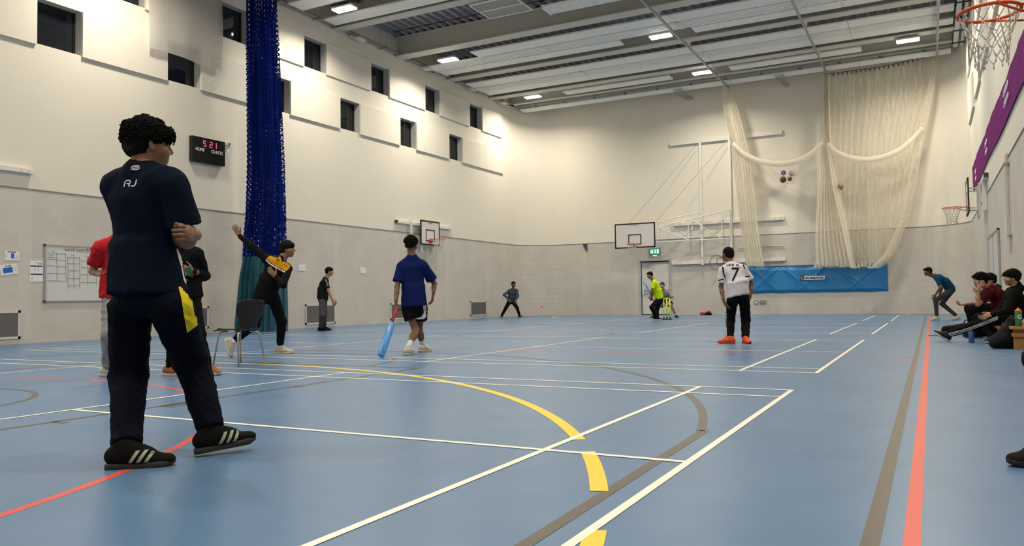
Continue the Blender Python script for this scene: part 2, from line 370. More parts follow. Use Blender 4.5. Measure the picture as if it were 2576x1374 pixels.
tag(wh.build('white_court_lines', mat('white_line_paint', (.80, .78, .68), .35, noise=.04), floor), 'white painted badminton court lines')
bk = MB(); Z = .0012; BW = .05
line(bk, (.85, YN+.6), (.85, YF-2), .055, Z)
for sgn, yb in ((1, -4.8), (-1, 21.6)):
    pass
line(bk, (-.09, -8), (-.155, -2.15), .055, Z); arc(bk, (-6.464, -3.355), 6.40, .055, 10.6, 167, Z, 90); line(bk, (-12.85, -8), (-12.85, -1.93), .05, Z)
for x in (-4.25, -9.15): line(bk, (x, -5.1), (x, .72), BW, Z)
line(bk, (-9.15, .72), (-4.28, .72), BW, Z); arc(bk, (-6.7, .74), 1.66, .05, 0, 180, Z); arc(bk, (-6.684, -3.64), 1.28, .05, -5, 185, Z)
for y in (-3.44, -2.5, -1.23, -.4): line(bk, (-4.25, y), (-4.12, y), .06 if y != -2.5 else .3, Z); line(bk, (-9.15, y), (-9.28, y), .06, Z)
arc(bk, (-6.7, 8.45), 1.72, .05, 0, 360, Z); arc(bk, (-6.464, 20.0), 6.43, .05, 193, 347, Z, 90)
line(bk, (-9.15, 16.1), (-4.28, 16.1), BW, Z); arc(bk, (-6.7, 16.1), 1.7, .05, 180, 360, Z)
tag(bk.build('brown_court_lines', mat('brown_line_paint', (.105, .09, .075), .35, noise=.05), floor), 'brown painted basketball lines')
rd = MB(); Z = .0007
line(rd, (.967, YN+.5), (.967, YF-1.5), .05, Z); line(rd, (.967, 3.72), (-14.4, 3.72), .05, Z); line(rd, (.967, 13.2), (-14.4, 13.2), .05, Z)
arc(rd, (-6.73, -6.4), 4.87, .05, 10, 170, Z); arc(rd, (-6.73, 8.45), .45, .05, 0, 360, Z)
tag(rd.build('red_court_lines', mat('red_line_paint', (.62, .085, .06), .35, noise=.05), floor), 'red painted court lines')
ye = MB(); Z = .0017
arc(ye, (-6.646, -6.494), 7.046, .075, 23.3, 29.9, Z); arc(ye, (-6.646, -6.494), 7.046, .075, 32.6, 100, Z, 60); arc(ye, (-6.646, -6.494), 7.046, .03, 100, 170, Z)
arc(ye, (-6.7, 25.4), 7.0, .06, 182, 358, Z, 90); arc(ye, (-6.646, -6.494), 7.046, .075, 15, 19, Z)
tag(ye.build('yellow_court_lines', mat('yellow_line_paint', (.86, .56, .03), .35, noise=.05), floor), 'yellow painted court arcs')

# ------------------------------------------------------------------ ceiling
mdeck = mat('grey_roof_deck', (.30, .30, .30), .6, metal=.2)
mb = MB(); x = XL; P = []
while x < XR:
    P += [(x, ZC), (x+.13, ZC), (x+.17, ZC-.09), (x+.28, ZC-.09)]; x += .32
P = [(min(a, XR), b) for a, b in P]+[(XR, ZC)]
for a, b in zip(P[:-1], P[1:]): mb.quad((a[0], YN, a[1]), (a[0], YF, a[1]), (b[0], YF, b[1]), (b[0], YN, b[1]))
mb.quad((XL, YN, ZC+.02), (XR, YN, ZC+.02), (XR, YF, ZC+.02), (XL, YF, ZC+.02))
tag(mb.build('ceiling', mdeck), kind='structure')
mbeam = mat('beige_beam_paint', (.56, .54, .48), .6, noise=.03, nscale=2); mrib = mat('raft_white', (.80, .80, .77), .6)
BEAMS = [(22.4, .42), (19.1, .42), (15.78, .46), (12.47, .36), (9.15, .4), (5.85, .4), (2.5, .4), (-.8, .4), (-4.1, .4), (-7.4, .4)]
def beam(y, wd, lab, z0=9.55):
    m = MB(); m.box((XL, y-wd/2, z0), (XR, y+wd/2, z0+.035)); m.box((XL, y-.012, z0+.035), (XR, y+.012, ZC-.1)); m.box((XL, y-wd/2, ZC-.13), (XR, y+wd/2, ZC-.1))
    return tag(m.build('steel_beam', mbeam), lab, 'beam', 'steel roof beams')
ords = ['fourth', 'third', 'second', 'first', 'sixth', 'seventh', 'eighth', 'ninth', 'tenth', 'eleventh']
names = ['painted steel roof beam nearest but one to the far wall', 'painted steel roof beam in front of the striped rafts near far wall', 'deep painted steel roof beam with its whole web showing', 'painted steel roof beam beside the two solid rafts at top left']
for i, (y, wd) in enumerate(BEAMS):
    beam(y, wd, names[i] if i < 4 else 'painted steel roof beam behind and above the camera')
beam(24.0, .26, 'slim painted steel roof beam closest to the far wall', 9.6)
def raft(x0, x1, y0, y1, z, lab, rib=False, frame=False, group='white ceiling rafts', th=.05):
    t = empty('ceiling_raft', ((x0+x1)/2, (y0+y1)/2, z), lab, 'ceiling raft', group)
    m = MB()
    if rib:
        m.box((x0, y0, z), (x1, y1, z+th)); n = 5; wd = (y1-y0)/n
        for i in range(n): m.box((x0+.04, y0+i*wd+wd*.22, z-.022), (x1-.04, y0+(i+1)*wd-wd*.22, z))
        m.build('panel', mrib, t); e = MB()
        for x in (x0, x1-.05): e.box((x, y0-.01, z-.035), (x+.05, y1+.01, z-.001))
        e.each('end_cap', MWHT, t)
    else: m.box((x0, y0, z), (x1, y1, z+th)); m.build('panel', mrib, t)
    h = MB(); k = max(2, int((x1-x0)/2))
    for i in range(k):
        x = x0+(x1-x0)*(i+.5)/k
        for y in (y0+.1, y1-.1): h.tube([(x, y, z+th), (x, y, ZC-.09)], .006, 5)
    h.each('hanger', MSTL, t); return t
def raft_run(cuts, y0, y1, z, lab, **k):
    for i, (a, b) in enumerate(cuts): raft(a+.006, b-.006, y0, y1, z, lab, **k)
full = [(-15.5, -10.7), (-10.7, -5.9), (-5.9, -1.1), (-1.1, 1.92)]
raft_run(full, 24.35, 24.88, 9.42, 'white strip raft in the row closest to the far wall')
raft_run([(-12.6, -7.92)], 22.72, 23.28, 9.5, 'pale radiant panel hung left of the middle far lamp', group='far radiant panels'); raft_run([(-5.6, -.92)], 22.72, 23.28, 9.5, 'pale radiant panel hung between the two far right lamps', group='far radiant panels')
raft_run(full, 19.72, 20.36, 9.5, 'white strip raft on the near edge of the bay before the fourth beam')
raft_run([(a, b) for a, b in full[:3]]+[(-1.1, 1.45)], 20.42, 21.0, 9.5, 'striped radiant panel in the bay between the two far beams', rib=True)
raft_run(full, 21.06, 21.66, 9.5, 'white strip raft on the far edge of the bay before the fourth beam')
raft_run([(-13.2, -10.7), (-10.7, -5.9), (-5.9, -1.1), (-1.1, 1.92)], 16.38, 17.0, 9.5, 'white strip raft just beyond the deep roof beam')
raft_run(full, 17.06, 17.68, 9.5, 'striped radiant panel beyond the deep roof beam', rib=True)
raft_run([(-15.5, -12), (-12, -8.15), (-5.65, -1.1), (-1.1, 1.92)], 17.78, 18.32, 9.5, 'white strip raft in the row broken by the middle lamp')
raft_run([(-9.1, -4.3), (-4.3, 1.9)], 13.8, 14.45, 9.5, 'striped radiant panel right of the framed ceiling grille', rib=True)
raft_run(full, 11.5, 12.07, 9.53, 'solid white raft beside the first full beam at top left')
raft_run(full, 10.0, 10.62, 9.53, 'solid white raft at the top left by the nearest lamp')
raft_run(full, 13.0, 13.05, 9.9, 'narrow strip raft in the open bay') if 0 else None
# framed ceiling grille
t = empty('ceiling_grille', (-10.15, 13.3, 9.5), 'square white framed mesh grille hung under the open roof deck', 'grille')
m = MB()
for a, b in [((-10.9, 12.65), (-9.42, 12.65)), ((-10.9, 13.87), (-9.42, 13.87)), ((-10.9, 12.65), (-10.9, 13.87)), ((-9.42, 12.65), (-9.42, 13.87)), ((-10.9, 13.26), (-9.42, 13.26))]: m.bar((*a, 9.5), (*b, 9.5), .035)
m.build('frame', MWHT, t); m = MB(); m.box((-10.9, 12.65, 9.51), (-9.42, 13.87, 9.515)); m.build('mesh_infill', mat('grille_grey', (.33, .33, .29), .7), t)
m = MB(); [m.tube([(x, y, 9.51), (x, y, ZC-.09)], .006, 5) for x in (-10.9, -9.42) for y in (12.65, 13.87)]; m.each('hanger', MSTL, t)
# red pipes with clips along the deck
mred = mat('dark_red_pipe', (.16, .03, .03), .5)
for y, lab in ((14.75, 'dark red pipe run across the open roof bay before the deep beam'), (16.25, 'dark red pipe run just beyond the deep beam'), (19.5, 'dark red pipe run in the bay of striped rafts'), (11.9, 'dark red pipe run above the solid rafts at top left')):
    t = empty('roof_pipe', (-6.7, y, 10.08), lab, 'pipe', 'red roof pipes'); m = MB(); m.tube([(-15.3, y, 10.1), (2.2, y, 10.1)], .022, 6); m.tube([(-15.3, y+.09, 10.14), (2.2, y+.09, 10.14)], .016, 6); m.each('pipe', mred, t)
    m = MB(); x = -15.2
    while x < 2.1: m.box((x, y-.05, 10.05), (x+.16, y+.13, 10.07)); m.tube([(x+.08, y, 10.12), (x+.08, y, ZC-.09)], .006, 4); x += .62
    m.each('clip', MDARK, t, k=2)
# cable tray along left wall, brackets, small junction boxes
t = empty('cable_tray', (-15.7, 8, 9.62), 'grey steel cable tray running along the top of the left wall', 'cable tray'); m = MB()
m.box((-15.78, YN+.5, 9.6), (-15.62, 24.3, 9.605)); m.box((-15.78, YN+.5, 9.605), (-15.775, 24.3, 9.65)); m.box((-15.625, YN+.5, 9.605), (-15.62, 24.3, 9.65)); m.build('tray', MSTL, t)
m = MB(); y = -8.
while y < 24.2:
    m.bar((XL, y, 9.58), (-15.5, y, 9.58), .03); m.bar((-15.5, y, 9.58), (-15.5, y, 9.54), .02)
    for x in (-15.55, -15.8): m.tube([(x, y, 9.6), (x, y, ZC-.09)], .007, 4)
    y += 1.62
m.each('bracket', MSTL, t)
for y, lab in ((13.2, 'pale junction box on the left wall tray before the deep beam'), (17.0, 'pale junction box on the left wall tray beyond the deep beam'), (20.3, 'pale junction box on the left wall tray by striped rafts'), (22.9, 'pale junction box on the left wall tray near far corner')):
    m = MB(); m.box((-15.72, y, 9.46), (-15.5, y+.35, 9.53)); m.tube([(-15.7, y, 9.49), (-15.7, y-.25, 9.49)], .012, 5); m.tube([(-15.6, y+.2, 9.53), (-15.6, y+.2, 9.6)], .01, 4); tag(m.build('junction_box', MWHT, None), lab, 'junction box', 'junction boxes under the cable tray')
# conduit tray by the far wall with curved hooks
t = empty('conduit_rail', (-6.7, 24.25, 9.6), 'grey conduit rail with dark hooks along the far wall', 'rail'); m = MB(); m.box((-15.4, 24.16, 9.52), (1.9, 24.32, 9.56)); m.build('rail', mat('conduit_grey', (.27, .30, .28), .5), t)
x = -14.6
while x < 1.7:
    m = MB(); m.tube([(x, 24.2, 9.56), (x, 24.15, 9.47), (x+.06, 24.1, 9.42), (x+.12, 24.1, 9.44)], .018, 6); m.tube([(x, 24.22, 9.56), (x, 24.22, ZC-.09)], .006, 4); m.tube([(x+.08, 24.22, 9.56), (x+.08, 24.22, ZC-.09)], .006, 4); m.build('hook', MDARK, t); x += 1.42
# ladder racks on the right
t = empty('cable_ladder', (2.12, 8, 9.5), 'pale cable ladder with dark rungs above the right wall', 'cable ladder'); m = MB()
for x0, x1 in ((1.98, 2.12), (2.2, 2.3)): m.box((x0, YN+1, 9.5), (x1, 24.4, 9.54))
m.each('rail', MWHT, t); m = MB(); y = -7.
while y < 24: m.bar((1.93, y, 9.48), (2.33, y, 9.48), .035); m.tube([(1.95, y, 9.5), (1.95, y, ZC-.09)], .007, 4); y += 1.4
m.each('rung', MDARK, t)
# pipes dangling near the far wall
for x, y, n, lab in ((-8.25, 24.6, 4, 'cluster of four thin pipe ends under the far roof edge, left'), (-4.15, 24.6, 3, 'cluster of three thin pipe ends under the far roof edge, right')):
    m = MB()
    for i in range(n): m.tube([(x+.1*i, y-.3, 9.40), (x+.1*i, y-.3, 9.36), (x+.1*i+.12, YF-.05, 9.30), (x+.1*i+.12, YF-.03, 9.2)], .016, 6)
    m.tube([(x+.3, y-.3, 9.30), (x+.3, y-.2, 9.39), (x+.35, y-.1, 9.3)], .014, 6)
    tag(m.build('pipe_cluster', MSTL), lab, 'pipes')
# lamps
memit = mat('lamp_diffuser', (1, .97, .92), .4, emit=14.); memit.node_tree.nodes['Principled BSDF'].inputs['Emission Color'].default_value = (1, .95, .86, 1)
llabs = ['glowing white lamp at the top left, nearest of those hung along left wall', 'glowing white lamp beside the left wall just beyond the deep beam', 'glowing white lamp in the gap of the middle raft row', 'glowing white lamp near the far left corner of the roof', 'glowing white lamp by the middle cricket net track near far wall', 'glowing white lamp at upper right above the far net']
for i, (x, y, z) in enumerate(LAMPS+LAMPS_BACK):
    t = empty('ceiling_lamp', (x, y, z), llabs[i] if i < 6 else 'glowing white lamp hung behind or above the camera', 'ceiling lamp', 'high-bay lamps')
    m = MB(); m.box((x-.36, y-.16, z), (x+.36, y+.16, z+.05)); m.box((x-.3, y-.05, z+.05), (x+.3, y+.05, z+.1)); m.build('housing', MWHT, t)
    m = MB(); m.box((x-.35, y-.15, z-.035), (x-.01, y+.15, z)); m.box((x+.01, y-.15, z-.035), (x+.35, y+.15, z)); m.each('diffuser', memit, t)
    m = MB(); [m.tube([(x+q, y, z+.1), (x+q, y, ZC-.09)], .006, 5) for q in (-.25, .25)]; m.each('hanger', MSTL, t)
    ld = bpy.data.lights.new('lamp_light', 'AREA'); ld.shape = 'RECTANGLE'; ld.size = .7; ld.size_y = .3; ld.energy = LAMP_W; ld.color = LAMP_COL; ld.spread = math.radians(150)
    lo = bpy.data.objects.new('lamp_light', ld); COL.objects.link(lo); lo.location = (x, y, z-.05); lo.parent = t; lo.matrix_parent_inverse = t.matrix_world.inverted()

# ------------------------------------------------------------------ acoustic wall panels
def wpanel(X, inward, y0, y1, z0, z1, lab, grp, seam=None):
    a, b = sorted((X, X+inward*.06)); m = MB()
    if seam: m.box((a, y0, z0), (b, seam-.003, z1)); m.box((a, seam+.003, z0), (b, y1, z1))
    else: m.box((a, y0, z0), (b, y1, z1))
    tag(m.build('wall_panel', MPAN, bevel=.004), lab, 'wall panel', grp)
lo_l = ['lower-row white wall panel above the left edge whiteboard, first on the left', 'lower-row white wall panel right of the first big window, above the dark-haired man in navy', 'lower-row white wall panel half behind the blue net', 'lower-row white wall panel just right of the blue net', 'lower-row white wall panel second to the right of the blue net', 'lower-row white wall panel third to the right of the blue net', 'lower-row long white wall panel with a seam, nearest the far corner']
for k in range(7):
    y0 = 4.09+MOD*(k-1); y1 = y0+2.18 if k < 6 else 23.35
    wpanel(XL, 1, y0, y1, 6.38, 7.42, lo_l[k], 'lower row wall panels', 21.8 if k == 6 else None)
up_l = ['upper-row white wall panel above the big window at far left', 'upper-row white wall panel behind the hanging white sheet', 'upper-row white wall panel behind the top of the blue net', 'upper-row white wall panel first to the right of the blue net', 'upper-row white wall panel second to the right of the blue net', 'upper-row white wall panel third to the right of the blue net', 'upper-row short white wall panel nearest the far corner']
for k in range(7):
    y0 = 5.66+MOD*(k-1); y1 = y0+2.18 if k < 6 else 23.25
    wpanel(XL, 1, y0, y1, 7.99, 9.03, up_l[k], 'upper row wall panels')
for k in range(7):
    y0 = 4.09+MOD*(k-1); y1 = y0+2.18 if k < 6 else 22.9
    wpanel(XR, -1, y0, y1, 6.38, 7.42, 'white panel seen edge-on in the lower row of the right wall', 'right wall lower panels')
    y0 = 5.66+MOD*(k-1); y1 = y0+2.18 if k < 6 else 23.0
    wpanel(XR, -1, y0, y1, 7.99, 9.03, 'white panel seen edge-on in the upper row of the right wall', 'right wall upper panels')
# ------------------------------------------------------------------ left wall fittings
MPAPER = mat('paper_white', (.74, .74, .76), .7); MINK = mat('ink_black', (.02, .02, .022), .6); MBLUEP = mat('print_blue', (.02, .12, .5), .5)
MGREY = mat('print_grey', (.42, .43, .45), .6); MALU = mat('aluminium_trim', (.42, .42, .43), .35, metal=.5)
XW = XL+.005
def lrect(m, y0, y1, z0, z1, x): m.quad((x, y1, z0), (x, y0, z0), (x, y0, z1), (x, y1, z1))
t = empty('whiteboard', (XW, 4.2, .88), 'large wall whiteboard with a hand-drawn table, left of the navy-shirted man', 'whiteboard')
m = MB(); m.box((XW, 3.32, .9), (XW+.015, 5.1, 2.08)); m.build('board', mat('whiteboard_gloss', (.62, .62, .60), .15), t)
m = MB(); [m.box(a, b) for a, b in [((XW, 3.29, .87), (XW+.03, 3.33, 2.11)), ((XW, 5.09, .87), (XW+.03, 5.13, 2.11)), ((XW, 3.33, .87), (XW+.03, 5.09, .9)), ((XW, 3.33, 2.08), (XW+.03, 5.09, 2.11))]]; m.build('frame', MALU, t)
m = MB(); [m.box((XW, y-.01, z-.01), (XW+.034, y+.035, z+.035)) for y in (3.285, 5.1) for z in (.865, 2.08)]; m.each('corner_cap', MDARK, t)
m = MB(); xw = XW+.0165
def scr(pts, r=.004):
    q = []
    for (a, b), (c, d) in zip(pts[:-1], pts[1:]):
        for k in np.linspace(0, 1, 7)[:-1]: q.append((xw, a+(c-a)*k+random.uniform(-.006, .006), b+(d-b)*k+random.uniform(-.006, .006)))
    q.append((xw, *pts[-1])); m.tube(q, r, 4)
for z in (1.93, 1.79, 1.65, 1.49, 1.33): scr([(3.36, z), (3.75, z-.01)])
for y in (3.55, 3.75): scr([(y, 1.93), (y+.02, 1.3)])
for z in (1.84, 1.71, 1.55, 1.38, 1.22): scr([(3.8, z), (4.06, z+.005)])
for y in (3.8, 3.93, 4.06): scr([(y, 1.86), (y+.01, 1.15)])
for z in (1.78, 1.63, 1.47, 1.3): scr([(4.1, z), (4.45, z)])
for y in (4.24, 4.45): scr([(y, 1.8), (y+.01, 1.25)])
scr([(3.75, 2.0), (3.95, 1.985)], .003); scr([(4.0, 1.985), (4.35, 1.975)], .003)
m.build('drawn_table', mat('marker_grey', (.16, .16, .17), .6), t)
m = MB(); put_text(m, 'Lunch Lane Rademan', (xw+.002, 3.72, 2.0), (0, 1, 0), (0, 0, 1), .85, .06, .3); put_text(m, 'EL', (xw+.002, 3.46, 1.95), (0, 1, 0), (0, 0, 1), .06, .03, .3)
put_text(m, 'GR', (xw+.002, 3.88, 1.88), (0, 1, 0), (0, 0, 1), .07, .03, .3); put_text(m, 'TT', (xw+.002, 4.2, 1.86), (0, 1, 0), (0, 0, 1), .07, .03, .3); put_text(m, 'Lane', (xw+.002, 3.38, 1.87), (0, 1, 0), (0, 0, 1), .12, .03, .3)
put_text(m, 'Rotation', (xw+.002, 3.38, 1.82), (0, 1, 0), (0, 0, 1), .14, .03, .3); m.each('handwriting', MINK, t)
def poster(y0, y1, z0, z1, tilt, lab, draw):
    t = empty('notice', (XW, (y0+y1)/2, z0), lab, 'notice', 'paper notices on the left wall'); c = np.array([XW+.003, (y0+y1)/2, (z0+z1)/2]); a = math.radians(tilt)
    ey = V(0, math.cos(a), -math.sin(a)); ez = V(0, math.sin(a), math.cos(a)); W, H = (y1-y0)/2, (z1-z0)/2
    m = MB(); m.obox(c, V(.0015, 0, 0), ey*W, ez*H); m.build('sheet', MPAPER, t)
    for nm, mt, rects in draw:
        k = MB(); [k.obox(c+V(.002, 0, 0)+ey*W*(q[0]+q[1])/2+ez*H*(q[2]+q[3])/2, V(.0008, 0, 0), ey*W*(q[1]-q[0])/2, ez*H*(q[3]-q[2])/2) for q in rects]; k.build(nm, mt, t)
    return t
poster(2.5, 2.79, 1.735, 1.935, 0, 'upright white notice with a small blue block, above a tilted one', [('blue_block', MBLUEP, [(-.12, .28, -.55, .5)]), ('text_lines', MGREY, [(.45, .8, .1, .16), (.45, .8, -.1, -.04), (.45, .85, -.3, -.24), (.4, .9, -.52, -.46), (-.85, -.7, -.3, .2)]), ('heading', MINK, [(-.6, .55, .68, .84)])])
poster(2.42, 2.76, 1.44, 1.655, -9, 'tilted white notice with a wide blue block, below the upright one', [('blue_block', MBLUEP, [(-.7, .4, -.62, .42)]), ('text_lines', MGREY, [(.55, .8, .2, .26), (.55, .85, 0, .06), (.55, .85, -.2, -.14), (.55, .8, -.4, -.34)]), ('heading', MINK, [(-.4, .3, .62, .76)])])
poster(3.0, 3.28, 1.3, 1.75, 0, 'tall white notice with two black bars beside the whiteboard', [('black_bar', MINK, [(-.9, .9, .42, .54), (-.9, .9, -.35, -.23), (-.1, .05, .8, .88)]), ('text_lines', MGREY, [(.2, .85, .62, .86), (-.7, -.6, -.9, -.45), (-.3, -.2, .0, .35), (.2, .3, 0, .35)])])
poster(10.77, 11.07, 1.73, 1.94, 0, 'blank white paper with a torn corner, right of the blue net', [('torn_corner', MGREY, [(-.99, -.75, .62, .98)])])
poster(13.6, 13.9, 1.72, 1.93, 3, 'blank white paper with clipped corners, left of the man carrying a bat', [('torn_corner', MGREY, [(.8, .99, .7, .98)])])
MGRIL = mat('grille_mesh_grey', (.17, .165, .155), .6, bump=.3, bscale=150); MCR = mat('vent_frame_cream', (.58, .565, .53), .5)
for i, (y0, y1, z0, z1, lab) in enumerate([(1.3, 2.82, .11, .70, 'framed wall vent at the left edge below the notices'), (6.2, 7.53, .14, .71, 'framed wall vent left of the teal curtain, mostly hidden by two people'), (11.05, 12.38, .1, .715, 'framed wall vent behind the boy in black'), (15.2, 16.42, .12, .70, 'framed wall vent behind the man carrying a bat'), (20.47, 21.77, .11, .72, 'framed wall vent left of the far man in a grey sweatshirt')]):
    t = empty('wall_vent', (XW, (y0+y1)/2, z0), lab, 'vent', 'low wall vents'); m = MB(); e = .05
    [m.box(a, b) for a, b in [((XW, y0, z0), (XW+.02, y1, z0+e)), ((XW, y0, z1-e), (XW+.02, y1, z1)), ((XW, y0, z0), (XW+.02, y0+e, z1)), ((XW, y1-e, z0), (XW+.02, y1, z1))]]; m.build('frame', MCR, t)
    m = MB(); m.box((XW, y0+e, z0+e), (XW+.008, y1-e, z1-e)); z = z0+e+.012
    while z < z1-e: m.box((XW+.008, y0+e, z), (XW+.012, y1-e, z+.006)); z += .018
    m.build('grille', MGRIL, t)
# scoreboard
t = empty('scoreboard', (XL, 7.4, 4.46), 'black electronic scoreboard reading 5 21 over HOME and GUESTS', 'scoreboard'); X1 = XL+.13
m = MB(); m.box((XL+.01, 6.93, 4.46), (X1, 7.97, 5.12)); m.build('case', mat('scoreboard_black', (.012, .012, .012), .35), t, bevel=.008)
SEG = {'5': 'acdfg', '2': 'abdeg', '1': 'bc'}
m = MB()
def seg(ch, y, z, w, h):
    g = .014; P = {'a': (y, z+h-g, w, g), 'd': (y, z, w, g), 'g': (y, z+h/2-g/2, w, g), 'f': (y, z+h/2, g, h/2), 'e': (y, z, g, h/2), 'b': (y+w-g, z+h/2, g, h/2), 'c': (y+w-g, z, g, h/2)}
    for s in SEG[ch]:
        a, b, c, d = P[s]; m.box((X1, a+.002, b+.002), (X1+.004, a+c-.002, b+d-.002))
seg('5', 7.27, 4.89, .085, .15); seg('2', 7.47, 4.89, .085, .15); seg('1', 7.6, 4.89, .085, .15)
m.build('red_digits', mat('led_red', (1, .05, .09), .5, emit=5.), t)
m = MB(); put_text(m, 'HOME', (X1+.006, 7.03, 4.75), (0, 1, 0), (0, 0, 1), .27, .085, bold=.003); put_text(m, 'GUESTS', (X1+.006, 7.52, 4.75), (0, 1, 0), (0, 0, 1), .36, .085, bold=.003); m.build('lettering', mat('print_white', (.85, .85, .85), .5), t)
m = MB(); m.tube([(XL+.07, 7.97, 5.02), (XL+.05, 8.08, 4.96), (XL+.04, 8.17, 5.0), (XL+.03, 8.2, 5.08)], .008, 6); m.tube([(XL+.06, 7.4, 4.46), (XL+.06, 7.42, 4.4)], .006, 5); m.build('power_cable', MDARK, t)
for y, lab in ((8.09, 'white wall switch beside the scoreboard'), (8.2, 'wall socket with black plug beside the scoreboard')):
    t = empty('wall_socket', (XL, y, 5.1), lab, 'socket'); m = MB(); m.box((XL+.001, y-.04, 5.08), (XL+.02, y+.045, 5.17)); m.build('plate', MWHT, t)
    m = MB(); m.box((XL+.02, y-.015, 5.1), (XL+(.05 if y > 8.15 else .024), y+.02, 5.14)); m.build('plug' if y > 8.15 else 'rocker', MDARK if y > 8.15 else MWHT, t)
def lbat(y0, y1, z0, z1, lab):
    t = empty('wall_batten', (XL, y0, z0), lab, 'batten', 'white battens on the side walls'); m = MB(); m.box((XL+.005, y0, z0), (XL+.1, y1, z1)); m.build('batten', MWHT, t, bevel=.004)
    m = MB(); m.box((XL+.004, y0-.01, z0-.003), (XL+.103, y0+.05 if y0 > 3 else y0+.01, z1+.003)); m.build('end_cap', MDARK, t)
    m = MB(); [m.tube([(XL+.1, y, (z0+z1)/2), (XL+.11, y, (z0+z1)/2)], .012, 6) for y in (y1-.1, y1-.25)]; m.each('bolt', MALU, t); return t
lbat(.2, 3.02, 3.58, 3.68, 'white mounting batten at the far left above the notices')
lbat(15.5, 19.05, 3.56, 3.66, 'white mounting batten behind the left wall backboard')

# ------------------------------------------------------------------ backboards
MBOARD = mat('backboard_white', (.66, .63, .60), .4, noise=.03, nscale=3); MRIM = mat('orange_rim', (.55, .06, .010), .45); MCORD = mat('white_cord', (.55, .52, .48), .8)
def hoop(pos, n, W, H, lab, dz=-.15, seed=0, logo=True, cord=.0045, rim=.009, inner=(.59, .45), rimz=3.05):
    n = V(*n, 0); s = V(-n[1], n[0], 0); c = V(pos[0], pos[1], rimz+dz); t = empty('basketball_backboard', (c[0], c[1], c[2]), lab, 'basketball hoop'); up = V(0, 0, 1)
    m = MB(); m.obox(c+up*H/2, s*W/2, n*.012, up*H/2); m.build('board', MBOARD, t)
    m = MB(); f = c+n*.0135; e = .035
    def fr(w0, h0, h1, q, ob):
        for a, b, ww, hh in ((0, h0+q/2, w0, q), (0, h1-q/2, w0, q), (-w0/2+q/2, (h0+h1)/2, q, h1-h0), (w0/2-q/2, (h0+h1)/2, q, h1-h0)): ob.obox(f+s*a+up*b, s*ww/2, n*.0015, up*hh/2)
    fr(W, 0, H, .045, m); b = MB(); fr(inner[0], .13, .13+inner[1], .045, b)
    for a, bb, ww, hh in ((0, -.004, W, .012), (0, H+.004, W, .012), (-W/2-.004, H/2, .012, H+.02), (W/2+.004, H/2, .012, H+.02)): m.obox(c+s*a+up*bb, s*ww/2, n*.018, up*hh/2)
    m.build('black_border', MINK, t); b.build('target_square', MINK, t)
    if logo:
        m = MB(); m.m = 1; lw = W*.26; o = f+up*(H-.1); m.obox(o+up*.02, s*lw/2, n*.001, up*.032); m.m = 0
        sx = -s if np.dot(np.cross(-s, up), n) > 0 else s; put_text(m, 'CONTINENTAL', o+n*.002+up*.0-sx*lw/2*.92, sx, up, lw*.92, .045, .25, bold=.002); m.build('maker_plate', [MINK, MPAPER], t)
    rc = c+n*(.15+.225)-up*dz; m = MB(); m.ring(rc, .225, rim, 48, 10); m.tube([rc-n*.22+s*.09, rc-n*.36+s*.07], rim*.8, 6); m.tube([rc-n*.22-s*.09, rc-n*.36-s*.07], rim*.8, 6)
    m.tube([rc-n*.05+s*.225-up*.01, rc-n*.2+s*.13-up*.06, rc-n*.36+s*.06-up*.1], rim*.7, 6); m.tube([rc-n*.05-s*.225-up*.01, rc-n*.2-s*.13-up*.06, rc-n*.36-s*.06-up*.1], rim*.7, 6)
    m.obox(rc-n*.362-up*.04, s*.09, n*.006, up*.08); ro = m.build('rim', MRIM, t, True)
    r = np.random.RandomState(seed); m = MB(); K = 12; lev = [(0, .222, 0), (.11, .19, .5), (.19, .16, 1), (.26, .14, 1.5), (.33, .125, 2), (.40, .125, 2.5)]
    pt = {}
    for j, (dd, rad, sh) in enumerate(lev):
        for i in range(K):
            th = 2*math.pi*(i+sh)/K; jt = r.normal(size=3)*.006*(j > 0); pt[j, i] = rc+n*rad*math.cos(th)+s*rad*math.sin(th)-up*dd+jt
    for j in range(5):
        for i in range(K):
            for q in (0, -1):       # each node joins two below (the half-step shift)
                a, b_ = pt[j, i], pt[j+1, (i+q) % K]; mid = (a+b_)/2-up*.004; m.tube([a, mid, b_], cord, 5)
    for i in range(K):
        a = pt[5, i]; m.tube([a, a-up*.03+s*.01, a-up*.035-s*.012, a+n*.004], cord, 5)
    for i in range(K): m.ring(pt[0, i], .012, cord*.8, 8, 4, n, up)
    m.build('net', MCORD, t, True); return t, c, s, n
t, c, s, n = hoop((-15.62, 17.3), (1, 0), 1.2, .9, 'basketball backboard on the left wall above the man carrying a bat', -.2)
m = MB(); [m.bar((XL+.1, y, z), (-15.64, y, z), .04) for y in (16.95, 17.65) for z in (2.98, 3.45)]; m.each('bracket_arm', MWHT, t)
m = MB(); [m.box((XL+.1, y-.04, 2.6), (XL+.15, y+.04, 3.72)) for y in (16.3, 16.95, 17.65)]; m.each('upright', MWHT, t); m = MB(); m.bar((XL+.12, 17.3, 2.72), (XL+.12, 17.3, 2.3), .03); m.build('lower_strut', MWHT, t)
t, c, s, n = hoop((1.97, 16.8), (-1, 0), 1.2, .9, 'basketball backboard seen edge-on on the right wall beyond the banner', -.2, 2)
m = MB(); [m.bar((1.98, y, z), (2.22, y, z), .035) for y in (16.45, 17.15) for z in (2.98, 3.5)]; m.each('bracket_arm', MWHT, t)
m = MB(); [m.box((2.2, y-.05, 2.75), (2.26, y+.05, 3.62)) for y in (16.45, 17.15)]; m.each('upright', MWHT, t)
